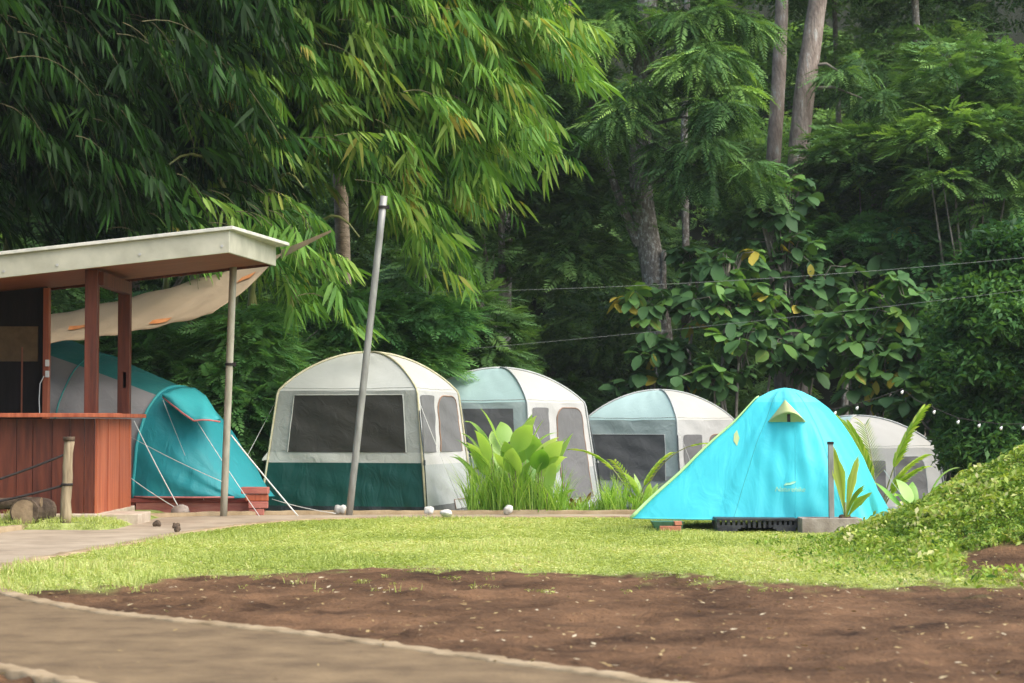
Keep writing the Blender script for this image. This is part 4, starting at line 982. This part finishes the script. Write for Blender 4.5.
# coconut sprout: pleated, not yet split blades
q = W(846, 512, 21.95); t = thing('coconut_sprout', (q[0], 22.0, .14), 'coconut sprout with two tall pleated leaves in the concrete planter', 'palm')
PS = lambda t: min(1, max(.10, (t - .12) * 1.7)) * (1 if t < .72 else max(.02, (1 - t) / .28) ** .7)
for az, L_, wd_, el, bend, tn in ((3.1, .88, .15, 1.46, .18, .75), (.0, .76, .11, 1.42, .18, .85), (.1, .46, .10, 1.05, .8, .35), (-.6, .5, .05, 1.3, .9, .5)):
    m = MB(); T = []
    for s in range(5):
        ribbon(m, T, (q[0] + (s - 2) * .002, 22.0, .13), az + (s - 2) * .05, L_ * (1 - .04 * abs(s - 2)), wd_ / 3.0, el - (s - 2) * .02, bend, PS, 10, .35, math.pi / 2, tn + (s - 2) * .05)
    for s in range(3):
        ribbon(m, T, (q[0], 22.0, .13), az, L_ * (.97 - .05 * s), wd_ * (.6 + .2 * s), el, bend, PS, 10, .3, 1.57 * (az > 3) * .0 + (s - 1) * .35 + 1.35, tn)
    build_t(m, T, 'leaf', M['palm'], t)
MB().tube([(q[0], 22, .1), (q[0], 22, .35)], [.018, .010], 8).build('stem', M['culm'], t, smooth=True)
rock_mesh((q[0], 22.02, .15), .075, 51, .9).build('nut', M['log'], t, smooth=True)
# ------------------------------------------------------------------ bamboo
def bamboo_clump(label, root, culms, tips_n, poly, Yr, seed, tint_mu=.5, per=7, straw=.04, reach=1.0, sc=1.0, shade_boxes=()):
    """culms: arching stems; tips: drooping leafy branches whose ends fall inside the crown outline poly (px, at depth Yr)"""
    r = np.random.default_rng(seed)
    t = thing('bamboo_clump', (root[0], root[1], 0), label, 'bamboo')
    for (dx, dy, tx_, ty_, h, over) in culms:
        P = []; b = A_(root[0] + dx, root[1] + dy, 0)
        for k in range(19):
            s = k / 18; P.append(b + A_((tx_ - b[0]) * s ** 2.2, (ty_ - b[1]) * s ** 2, h * (1 - (1 - s) ** 1.7) - over * max(0, s - .7) ** 2 * 11))
        MB().tube(P, [.055, .055, .045, .03, .012], 8).build('culm', M['culm'], t, smooth=True)
    pl = np.array(poly, float); mn, mx = pl.min(0), pl.max(0)
    L = Leaves(); tw = MB(); c = 0; B3 = []
    for (bx0, bx1, by0, by1, bz0, bz1, nb) in shade_boxes:
        B3 += [A_(r.uniform(bx0, bx1), r.uniform(by0, by1), r.uniform(bz0, bz1)) for _ in range(nb)]
    pos = []; yaw = []; pit = []; sz = []; tn = []
    while c < tips_n + len(B3):
        if c >= tips_n: tip = B3[c - tips_n]
        else:
            px, py = r.uniform(mn[0], mx[0]), r.uniform(mn[1], mx[1])
            if not in_poly(np.array([px]), np.array([py]), pl)[0]: continue
            tip = W(px, py, r.uniform(*Yr))
        c += 1
        ln = r.uniform(1.3, 2.4) * reach; dr = A_(-r.uniform(.25, .95), r.normal(0, .45), r.uniform(.45, 1.1)); dr /= np.linalg.norm(dr)
        st = tip + dr * ln; n = 9
        path = []
        for k in range(n + 1):
            s = k / n; p = st * (1 - s) + tip * s + A_(0, 0, .22 * ln * math.sin(math.pi * s) * (1 - .3 * s)); path.append(p)
        tw.tube(path, [.006, .005, .003], 4, cap=False)
        out = tip - st; ay = math.atan2(out[1], out[0])
        for k in range(per):
            s = 1 - .93 * (k / per); i = min(n - 1, int(s * n)); f = s * n - i; p = path[i] * (1 - f) + path[i + 1] * f
            pos.append(p + r.normal(0, .03, 3)); yaw.append(ay + (r.normal(0, .25) if k == 0 else (1 if k % 2 else -1) * r.uniform(.3, 1.3))); pit.append(r.normal(-.12, .2)); sz.append(r.choice([.62, .85, 1.0, 1.2]) * r.uniform(.85, 1.15) * sc)
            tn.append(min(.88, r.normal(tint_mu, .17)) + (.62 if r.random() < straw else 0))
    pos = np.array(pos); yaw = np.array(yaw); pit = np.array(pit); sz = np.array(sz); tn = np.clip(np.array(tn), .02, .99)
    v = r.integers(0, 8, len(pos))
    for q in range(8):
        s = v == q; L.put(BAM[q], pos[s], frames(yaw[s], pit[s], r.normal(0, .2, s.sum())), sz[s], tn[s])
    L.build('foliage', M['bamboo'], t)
    tw.build('twigs', M['twig'], t)
    return t
# the great clump whose crown hangs over the grey tent
bamboo_clump('great bamboo clump with pale green drooping leaves hanging over the grey tent', (-5.2, 31.5), [
    (0, 0, -1.2, 29.0, 9.5, .6), (.4, .3, .6, 29.3, 9.3, .9), (-.4, .2, -2.6, 28.6, 9.8, .4), (.7, 0, -.4, 30.5, 10.4, .3), (-.2, .6, .9, 30.2, 8.6, 1.0), (.2, -.3, -3.4, 28.5, 9.6, .3)],
    800, [(190, -150), (490, -150), (525, -40), (560, 10), (588, 72), (580, 90), (510, 45), (535, 120), (575, 165), (530, 160), (480, 170), (515, 212), (470, 210), (430, 205), (475, 285), (450, 275), (440, 300), (415, 250), (395, 215), (360, 195), (330, 165), (300, 180), (262, 165), (185, 120)], (28.5, 32), 3, .68, 9, .015, 1.0, .78)
bamboo_clump('dark bamboo clump rising behind the kiosk roof', (-8.6, 31.0), [  # very low leaf tint paints shade into this clump's leaves
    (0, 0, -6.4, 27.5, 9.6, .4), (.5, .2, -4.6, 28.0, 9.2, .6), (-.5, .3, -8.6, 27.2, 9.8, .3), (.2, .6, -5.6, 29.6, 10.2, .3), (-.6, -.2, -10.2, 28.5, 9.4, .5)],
    900, [(-330, -160), (300, -160), (300, 60), (280, 170), (285, 205), (235, 215), (160, 235), (120, 240), (60, 235), (-330, 250)], (26.9, 31.5), 5, .05, 8, .01, 1.0, .8, ((-14, -6.2, 17, 26.5, 6.2, 9.0, 520), (-13, -6.8, 8.5, 17, 3.6, 8.5, 420)))  # also unseen foliage, added overhead and front-left to shade kiosk and clump
# leafy side branches low behind the tarpaulin
bamboo_clump('low bamboo shoots reaching past the metal pole and the tarpaulin', (-4.0, 29.6), [
    (0, 0, -3.0, 28.5, 5.2, .6), (.3, .2, -4.8, 27.6, 5.4, .6), (.5, .0, -2.2, 28.6, 4.6, .7)],
    26, [(150, 268), (215, 250), (300, 235), (345, 270), (350, 325), (315, 335), (285, 300), (240, 275), (190, 300)], (26.9, 28.6), 9, .6, 4, .02, .6, .8)

# ------------------------------------------------------------------ shrubs and trees
def lobe_points(r, C, Rad, n, squash=.75, shell=.35, low=-.35):
    u = r.normal(0, 1, (n * 2, 3)); u /= np.linalg.norm(u, axis=1)[:, None]; u = u[u[:, 2] > low][:n]
    q = 1 - shell * r.random(len(u)) ** 1.5
    P = np.array(C) + u * q[:, None] * Rad * np.array([1, 1, squash]); return P, u
def foliage(parent, name, mat, lobes, tmpls, size, dens, seed, mu=.45, sd=.18, pitch=-.15, squash=.7, top=.25, lobe_var=.14, low=-.4):
    """crown of many leaf sprays on the outsides of uneven lobes"""
    r = np.random.default_rng(seed); L = Leaves(); nt_ = len(tmpls)
    for (c, rad) in lobes:
        n = max(6, int(dens * rad * rad)); P, u = lobe_points(r, c, rad, n, squash, low=low); n = len(P)
        yaw = np.arctan2(u[:, 1], u[:, 0]) + r.normal(0, .5, n); pt = pitch + r.normal(0, .25, n) + .35 * u[:, 2]; rl = r.normal(0, .35, n)
        ti = np.clip(r.normal(mu + r.normal(0, lobe_var), sd, n), .02, .96)
        v = r.integers(0, nt_, n); sz = size * r.uniform(.7, 1.25, n)
        for q in range(nt_):
            s = v == q; L.put(tmpls[q], P[s], frames(yaw[s], pt[s], rl[s]), sz[s], ti[s])
    return L.build(name, mat, parent)
def crown_lobes(r, c, spread, n, rad):
    out = []
    for k in range(n):
        u = r.normal(0, 1, 3); u /= np.linalg.norm(u); q = r.random() ** .45
        out.append((np.array(c) + u * q * np.array(spread), rad * r.uniform(.65, 1.3)))
    return out
def limbs(parent, top, lobes, r, mat, th=.05, name='limb', k=8):
    m = MB()
    for (c, rad) in lobes[:k]:
        c = np.array(c); mid = (np.array(top) + c) / 2 + A_(0, 0, -.1) + r.normal(0, .12, 3)
        m.tube([top, mid, c], [th, th * .6, th * .25], 6)
    m.build(name, mat, parent, smooth=True)
def trunk(parent, pts, rad, mat, n=14, jit=.05, name='trunk'):
    P = np.array(pts); t = np.linspace(0, 1, len(P)); tt2 = np.linspace(0, 1, 30); Q = np.stack([np.interp(tt2, t, P[:, i]) for i in range(3)], 1)
    for _ in range(3): Q[1:-1] = (Q[:-2] + 2 * Q[1:-1] + Q[2:]) / 4
    return MB().tube(Q, rad, n, jitter=jit).build(name, mat, parent, smooth=True)

# feathery shrubs between the teal tent and the grey tent
def feather_shrub(label, px, Yp, zc, spread, n, rad, dens, seed, mu, mat='fern', size=.62, tm=FRO, name='feathery_shrub', group=None):
    r = np.random.default_rng(seed); x_ = W(px, 400, Yp)[0]; g0 = gz1(x_, Yp)
    t = thing(name, (x_, Yp, g0), label, 'shrub', group)
    lb = crown_lobes(r, (x_, Yp, zc), spread, n, rad)
    lb = [(np.array([c[0], c[1], max(c[2], g0 + .35)]), q) for c, q in lb]
    foliage(t, 'foliage', M[mat], lb, tm, size, dens, seed, mu, squash=.7)
    stem0 = A_(x_, Yp, g0)
    MB().tube([stem0, A_(x_ + .05, Yp, (g0 + zc) / 2), A_(x_, Yp, zc)], [.07, .05, .03], 8).build('stem', M['branch'], t, smooth=True)
    limbs(t, A_(x_, Yp, (g0 + zc) / 2), lb, r, M['branch'], .03)
    return t
feather_shrub('bright feathery shrub filling the gap behind the straight metal pole', 236, 28.6, 1.5, (1.0, .35, 1.4), 24, .45, 700, 21, .62, size=.42)
feather_shrub('feathery shrub spreading above the roof of the green skirted tent', 350, 31.2, 2.55, (1.8, .5, .65), 20, .5, 600, 22, .66, size=.45)
feather_shrub('shadowed feathery shrub behind the teal tent', 165, 30.0, 2.1, (1.2, .7, 1.1), 16, .55, 460, 23, .5, size=.48)
feather_shrub('low dark bush between the teal tent and the green skirted tent', 252, 30.2, .55, (.55, .4, .5), 10, .42, 420, 24, .40, 'smallleaf', 1.0, TUF, 'bush')
feather_shrub('dark small leaved bush under the trees behind the second tent', 440, 36.5, 2.6, (1.3, .9, 1.6), 14, .75, 300, 25, .3, 'forest', .5, FRO, 'understory_bush')
feather_shrub('dark low bush in the shade left of the lichen covered trunk', 560, 44.0, .9, (2.4, 1.2, 1.2), 14, .8, 130, 26, .15, 'forest', .6, FRN, 'understory_bush')

# tan trunk behind the bamboo
x_ = W(343, 300, 34.0)[0]
t = thing('tan_trunk_tree', (x_ + .1, 34.0, gz1(x_, 34)), 'slender tan trunk standing behind the drooping bamboo', 'tree')
trunk(t, [A_(x_ + .12, 34, -.4), W(344, 283, 34), W(340, 165, 34), W(336, 60, 34), W(338, -120, 34)], [.15, .13, .125, .12, .1], M['trunk_tan'])
lb = crown_lobes(np.random.default_rng(4), W(345, -170, 34), (2.6, 1.6, 1.0), 14, .9); foliage(t, 'crown', M['forest'], lb, FRO, .8, 90, 31, .5)
limbs(t, W(338, -110, 34), lb, np.random.default_rng(2), M['branch'])

# lichen covered trunk with hanging sprays
def spray_tree(label, pts, rads, mat, lobes_px, Yp, seed, mu=.42, size=.62, dens=330, tm=FRN, extra=None, fm='spray', squash=.45, name='forest_tree', pitch=-.35):
    r = np.random.default_rng(seed); b = np.array(pts[0]); t = thing(name, (b[0], b[1], gz1(b[0], b[1])), label, 'tree')
    trunk(t, pts, rads, mat)
    for e_ in (extra or []): trunk(t, e_[0], e_[1], mat, 10, .04, 'fork')
    lb = [(W(a, c, Yp + d), q) for (a, c, d, q) in lobes_px]
    sub = [(c + r.normal(0, 1, 3) * A_(.55, .4, .42) * q, q * r.uniform(.38, .62)) for c, q in lb for _ in range(4)]
    foliage(t, 'crown', M[fm], sub, tm, size, dens * 1.15, seed, mu, .22, pitch, .62, lobe_var=.2)
    m = MB()
    for c, q in lb:
        s = np.array(pts); tz = np.clip((c[2] + .3 * r.random() - s[0][2]) / (s[-1][2] - s[0][2]), 0, 1); z_ = s[0][2] + tz * (s[-1][2] - s[0][2])
        bx_ = np.interp(z_, s[:, 2], s[:, 0]); by_ = np.interp(z_, s[:, 2], s[:, 1])
        m.tube([A_(bx_, by_, z_), (A_(bx_, by_, z_) + c) / 2 + A_(0, 0, .15), c], [.05, .035, .012], 6); m.build('limb', M['branch'], t, smooth=True); m = MB()
    return t
spray_tree('lichen spotted forked trunk with dark hanging feathery sprays', [W(668, 440, 43), W(660, 330, 43), W(652, 262, 43), W(640, 190, 43), W(640, 110, 43), W(648, 0, 43), W(652, -160, 43)],
    [.30, .27, .26, .25, .24, .22, .18], M['trunk'],
    [(585, 60, -1, .9), (612, 125, -1.5, .6), (600, 20, .5, 1.0), (690, 25, -1, .8), (695, 75, -1.6, .8), (722, 120, -1.8, .75), (695, 165, -2, .65), (738, 80, -1, .5), (668, 150, -1.2, .45), (735, 180, -2.2, .65), (730, 20, -.5, .7), (690, -70, 0, 1.3), (600, -70, 0, 1.4), (720, -60, 0, 1.0), (580, 110, 0, .7), (640, 85, -1.8, .45)],
    43, 61, .46, .62, 360, FRN, [([W(640, 245, 43), W(625, 215, 43), W(606, 160, 43.1), W(590, 100, 43.3), W(570, 0, 43.5)], [.13, .10, .08, .06, .04]), ([W(667, 380, 42.9), W(662, 300, 42.8), W(664, 250, 42.8)], [.12, .1, .05])])
spray_tree('straight reddish trunk, left one of the tall pair', [W(786, 420, 46), W(780, 300, 46), W(772, 180, 46), W(778, 90, 46), W(782, 0, 46), W(787, -170, 46)],
    [.24, .21, .17, .17, .15, .12], M['trunk_red'], [(770, -150, 0, 1.3), (730, -90, .5, 1.0), (790, -230, 0, 1.8)], 46, 62)
spray_tree('thicker leaning trunk with pale red bark, right one of the tall pair', [W(795, 430, 45), W(794, 300, 45), W(797, 165, 45), W(806, 80, 45), W(818, 0, 45), W(838, -170, 45)],
    [.30, .27, .245, .235, .21, .16], M['trunk_red'], [(845, 75, -.3, .55), (862, 98, -.4, .5), (838, 175, -.2, .5), (870, -120, 0, 1.3), (880, -170, .5, 1.6), (800, -190, .5, 1.5)], 45, 63, .5)
spray_tree('slim grey trunk standing in the shade right of the forked one', [W(688, 430, 47), W(686, 260, 47), W(684, 120, 47), W(690, -120, 47)], [.10, .09, .08, .06], M['trunk'],
    [(700, -130, 0, 1.3), (660, -150, 0, 1.2)], 47, 64)


# big leaved trees with yellowing leaves
def bigleaf(label, px, Yp, clumps, seed, mu=.45, yellow=.04, size=1.0):
    """clumps: (px, py, dY, n, spread) groups of leaf rosettes at branch ends"""
    r = np.random.default_rng(seed); b = W(px, 440, Yp); g0 = gz1(b[0], Yp)
    t = thing('broadleaf_sapling', (b[0], Yp, g0), label, 'tree'); mS = MB(); L = Leaves()
    top = A_(b[0], Yp, g0 + 1.1)
    MB().tube([A_(b[0], Yp, g0), A_(b[0] + .06, Yp, g0 + .6), top], [.09, .07, .06], 9, jitter=.04).build('trunk', M['branch'], t, smooth=True)
    for (cx_, cy_, dY, n, spd) in clumps:
        c = W(cx_, cy_, Yp + dY); mid = (top + c) / 2 + A_(*r.normal(0, .15, 3)) + A_(0, 0, -.1)
        mS.tube([top, top * .6 + mid * .4 + A_(0, 0, .02), mid, mid * .35 + c * .65 + A_(0, 0, .1), c], [.04, .03, .016], 6)
        n = int(n * 1.9); P = c + r.normal(0, 1, (n, 3)) * A_(spd, spd * .6, spd * .75)
        for p in P: mS.tube([mid * .3 + c * .7, (c + p) / 2 + A_(0, 0, .05), p + A_(0, 0, -.02)], [.014, .008], 4)
        v = r.integers(0, 6, n); ti = np.clip(r.normal(mu, .14, n), .02, .88); ti = np.where(r.random(n) < .12, .86, ti)
        for q in range(6):
            s = v == q; L.put(ROS[q], P[s], frames(r.uniform(0, 6.28, s.sum()), r.normal(-.1, .25, s.sum()), r.normal(0, .25, s.sum())), size * r.uniform(.75, 1.2, s.sum()), ti[s])
        ny_ = r.random(3) < yellow * 2
        for p in P[:3][ny_]:
            one = (ROS[0][0][:15] * A_(1, 1, 1), ROS[0][1][:8], np.zeros(15)); L.put(one, (p + A_(0, -.1, -.05))[None, :], frames(r.uniform(4, 5.4, 1), A_(-.9), A_(0)), size * .95, A_(.995))
    L.build('leaves', M['bigleaf'], t); mS.build('branches', M['branch'], t, smooth=True)
    return t
bigleaf('broad leaved sapling before the lichen spotted trunk', 668, 41, [(640, 300, 0, 9, .32), (655, 345, -.5, 9, .3), (640, 385, -.3, 8, .3), (690, 300, 0, 9, .32), (680, 355, -.6, 7, .22), (690, 385, -.4, 9, .28), (700, 260, .4, 7, .3)], 71, .42)
bigleaf('broad leaved sapling with yellow leaves behind the cyan tent, left of the pair', 735, 40, [(725, 300, 0, 10, .32), (740, 340, -.4, 9, .30), (715, 370, -.5, 8, .25), (760, 300, .3, 9, .3), (730, 260, .3, 8, .3), (775, 345, 0, 8, .28)], 72, .45, .12)
bigleaf('tall broad leaved sapling directly behind the peak of the cyan tent', 800, 41, [(800, 355, -.4, 9, .28), (790, 300, 0, 9, .35), (785, 245, .3, 10, .35), (765, 215, .4, 8, .3), (820, 330, 0, 8, .3), (810, 270, .3, 9, .35), (790, 190, .6, 8, .3)], 73, .36)
bigleaf('broad leaved sapling with many yellowing leaves above the far right tent', 868, 38.5, [(860, 310, 0, 9, .3), (870, 350, -.4, 8, .28), (880, 300, .2, 8, .28), (885, 370, -.5, 8, .25), (850, 340, 0, 7, .3), (900, 345, .1, 8, .3), (865, 395, -.4, 6, .2)], 74, .5, .3)
bigleaf('broad leaved sapling reaching over the right shoulder of the far right tent', 938, 38, [(905, 390, -.3, 9, .26), (920, 355, 0, 9, .3), (945, 390, 0, 9, .28), (925, 410, -.3, 8, .26), (945, 340, .3, 8, .3), (905, 300, .4, 9, .3), (950, 425, -.2, 7, .25)], 75, .46, .16)
bigleaf('broad leaved sapling with drooping leaves under the right trees', 905, 42, [(905, 260, 0, 9, .35), (935, 290, -.3, 9, .35), (880, 250, .3, 8, .3), (925, 320, -.5, 8, .3)], 76, .38, .08)
# bare twigs
t = thing('fallen_branch', W(940, 480, 37.4), 'bare grey branch leaning down beside the far right tent', 'branch')
MB().tube([W(905, 395, 37.6), W(925, 425, 37.5), W(945, 445, 37.4), W(962, 470, 37.3), W(968, 500, 37.3)], [.02, .03, .035], 7).build('branch', M['branch'], t, smooth=True)
MB().tube([W(925, 425, 37.5), W(938, 412, 37.5), W(948, 398, 37.5)], [.02, .008], 6).build('twig', M['branch'], t, smooth=True)

# right hand dense small leaved trees
def round_tree(label, px, Yp, zc, spread, n, rad, dens, seed, mu, mat, size, tm, name='leafy_tree', tr=.12, low=-.4, squash=.75, tmat='trunk'):
    r = np.random.default_rng(seed); x_ = W(px, 400, Yp)[0]; g0 = gz1(x_, Yp); t = thing(name, (x_, Yp, g0), label, 'tree')
    trunk(t, [A_(x_, Yp, g0 - .1), A_(x_ + r.normal(0, .15), Yp, (g0 + zc) / 2), A_(x_ + r.normal(0, .2), Yp, zc + spread[2] * .6)], [tr, tr * .8, tr * .4], M[tmat])
    lb = crown_lobes(r, (x_, Yp, zc), spread, n, rad); lb = [(np.array([c[0], c[1], max(c[2], g0 + .3)]), q) for c, q in lb]
    foliage(t, 'crown', M[mat], lb, tm, size, dens, seed, mu, squash=squash, low=low)
    limbs(t, A_(x_, Yp, (g0 + zc) / 2), lb, r, M['branch'], .05)
    return t
round_tree('dense small leaved tree filling the right edge above the mound', 1012, 32, 2.3, (1.0, 1.2, 2.2), 30, .55, 1050, 81, .55, 'smallleaf', 1.15, TUF)
round_tree('dense leafy tree just beyond the right edge of the clearing', 1160, 36, 3.0, (1.8, 1.4, 2.8), 26, .8, 330, 82, .44, 'smallleaf', 1.05, TUB)
round_tree('small leaved shrubby tree between the broad saplings and the right edge', 985, 36, 1.6, (.8, .9, 1.6), 16, .6, 800, 83, .45, 'smallleaf', 1.25, TUF)
round_tree('forest tree with light layered leaves right of the tall pair', 880, 44, 6.2, (2.0, 1.4, 1.5), 20, .85, 230, 84, .5, 'spray', .58, FRO, 'forest_tree')
round_tree('forest tree with pale leaf tips near the upper right corner', 975, 42, 7.2, (1.8, 1.2, 1.8), 20, .8, 260, 85, .52, 'spray', .55, FRO, 'forest_tree')
round_tree('forest tree with feathery layers above the broad saplings', 905, 43, 4.9, (1.6, 1.0, .8), 14, .7, 240, 86, .42, 'fern', .6, FRO, 'forest_tree')
round_tree('dark forest tree between the left trunks and the bamboo', 500, 44, 7.0, (3.0, 1.5, 2.6), 26, 1.0, 190, 87, .40, 'forest', .62, FRO, 'forest_tree')
round_tree('dark forest tree behind the dark bamboo', 140, 42, 6.0, (4.0, 1.5, 3.5), 26, 1.2, 80, 88, .2, 'forest', .9, FRO, 'forest_tree')
round_tree('tall dark forest tree behind the left bamboo and the kiosk', -80, 40, 5.0, (4.0, 1.5, 4.0), 26, 1.2, 80, 89, .2, 'forest', .9, FRO, 'forest_tree')

# the far wood as one mass: lobes of foliage over a rising slope, with closed canopy above
r = np.random.default_rng(200); lobes = []
for k in range(300):
    x_ = r.uniform(-28, 32); y_ = r.uniform(47.5, 60); z_ = r.uniform(2.0, 20)
    lobes.append((A_(x_, y_ + (19 - z_) * .05, z_), r.uniform(1.0, 2.0)))
for k in range(60):
    x_ = r.uniform(-26, 30); y_ = r.uniform(53, 58); lobes.append((A_(x_, y_, r.uniform(-1.5, 3.5)), r.uniform(1.0, 1.7)))
for k in range(150):
    x_ = r.uniform(-30, 36); y_ = r.uniform(58, 76); lobes.append((A_(x_, y_, gz1(x_, y_) + r.uniform(.3, 3.5)), r.uniform(1.6, 2.6)))
for k in range(14):
    x_ = r.uniform(-20, 22); lobes.append((A_(x_, r.uniform(44, 54), r.uniform(14, 18)), r.uniform(1.4, 2.4)))
fo = foliage(None, 'forest', M['forest'], lobes, FRO + TUB, .66, 125, 201, .52, .20, -.15, .7, lobe_var=.16)
tag(fo, kind='stuff')
# further single trunks in the wood
for i, (px, Yp, rad, lb) in enumerate([(930, 50, .14, 'dim trunk deep in the wood near the upper right'), (505, 50, .12, 'dim trunk deep in the wood above the second tent'), (845, 53, .10, 'dim slender trunk deep in the wood right of the tall pair')]):
    x_ = W(px, 400, Yp)[0]; t = thing('forest_tree', (x_, Yp, gz1(x_, Yp)), lb, 'tree'); rr = np.random.default_rng(300 + i)
    trunk(t, [A_(x_, Yp, -1), A_(x_ + rr.normal(0, .2), Yp, 6), A_(x_ + rr.normal(0, .4), Yp, 14)], [rad, rad * .85, rad * .6], M['trunk'])
    foliage(t, 'crown', M['forest'], crown_lobes(rr, (x_, Yp, 14), (2, 1.5, 1.5), 8, 1.3), FRO, .9, 70, 310 + i, .45)

# ------------------------------------------------------------------ wires and string lights
t = thing('overhead_wire', W(380, 293, 36), 'upper thin wire crossing the wood above the tents', 'wire')
MB().tube(rope(W(352, 293, 32.0), W(1240, 234, 29.0), .2, 30), .0027, 5).build('wire', M['wire'], t, smooth=True)
t = thing('overhead_wire', W(380, 355, 36), 'lower thin wire crossing the wood just above the tent roofs', 'wire')
MB().tube(rope(W(346, 359, 32.0), W(1240, 262, 29.0), .1, 30), .0022, 5).build('wire', M['wire'], t, smooth=True)
def string_light(label, pts, bulbs, Yp):
    t = thing('string_light', W(pts[0][0], pts[0][1], Yp), label, 'string light'); P = [W(a, b, Yp) for a, b in pts]
    MB().tube(P, .006, 5).build('cable', M['rope_dark'], t, smooth=True)
    for (a, b) in bulbs:
        q = W(a, b, Yp); s = Yp * .00085
        bl = rock_mesh(q, s, 1, 1.15).build('bulb', M['white_plastic'], t, smooth=True)
        MB().tube([q + A_(0, 0, s * .9), q + A_(0, 0, s * 2.2)], s * .45, 6).build('socket', M['rope_dark'], bl, smooth=True)
string_light('string of small white bulbs left of the green skirted tent', [(222, 409), (232, 402), (243, 397), (257, 387), (272, 374), (286, 358), (318, 330)], [(243, 407), (257, 397), (271.5, 382)], 29.6)
string_light('string of small white bulbs along the wood above the mound', [(790, 409), (835, 409), (857, 404), (880, 397), (902, 389), (916, 400), (934, 408), (958, 418), (979, 421.5), (1001, 424), (1023, 424), (1060, 420), (1110, 405)], [(835, 413), (857, 408), (902, 392), (934, 412), (958, 422), (979, 425.5), (1001, 428), (1023, 428), (1050, 426)], 30.0)
guy(bpy.data.objects['cabin_tent'], W(285, 383, 28.0), A_(W(228, 470, 27.2)[0], 27.2, .3), .006)
g = W(233, 436, 25.75)
t = thing('guy_rope', g, 'pale rope running from the straight metal pole down to the ground', 'rope')
MB().tube(rope(W(231, 435, 25.75), A_(W(298, 516, 25.9)[0], 25.9, .02), .01), .010, 5).build('rope', M['rope_white'], t, smooth=True)

# ------------------------------------------------------------------ the damp air between the camera and the wood
hz = MB().box((0, 35, 16), (150, 162, 36))
M['haze'] = bpy.data.materials.new('haze'); M['haze'].use_nodes = True; ht_ = M['haze'].node_tree; ht_.nodes.clear()
pv = ht_.nodes.new('ShaderNodeVolumePrincipled'); pv.inputs['Color'].default_value = (.86, .93, .90, 1); pv.inputs['Density'].default_value = .00035; pv.inputs['Anisotropy'].default_value = .2
ho = ht_.nodes.new('ShaderNodeOutputMaterial'); ht_.links.new(pv.outputs[0], ho.inputs['Volume'])
hz_ = hz.build('haze', M['haze'], origin=(0, 35, -2)); tag(hz_, kind='stuff')
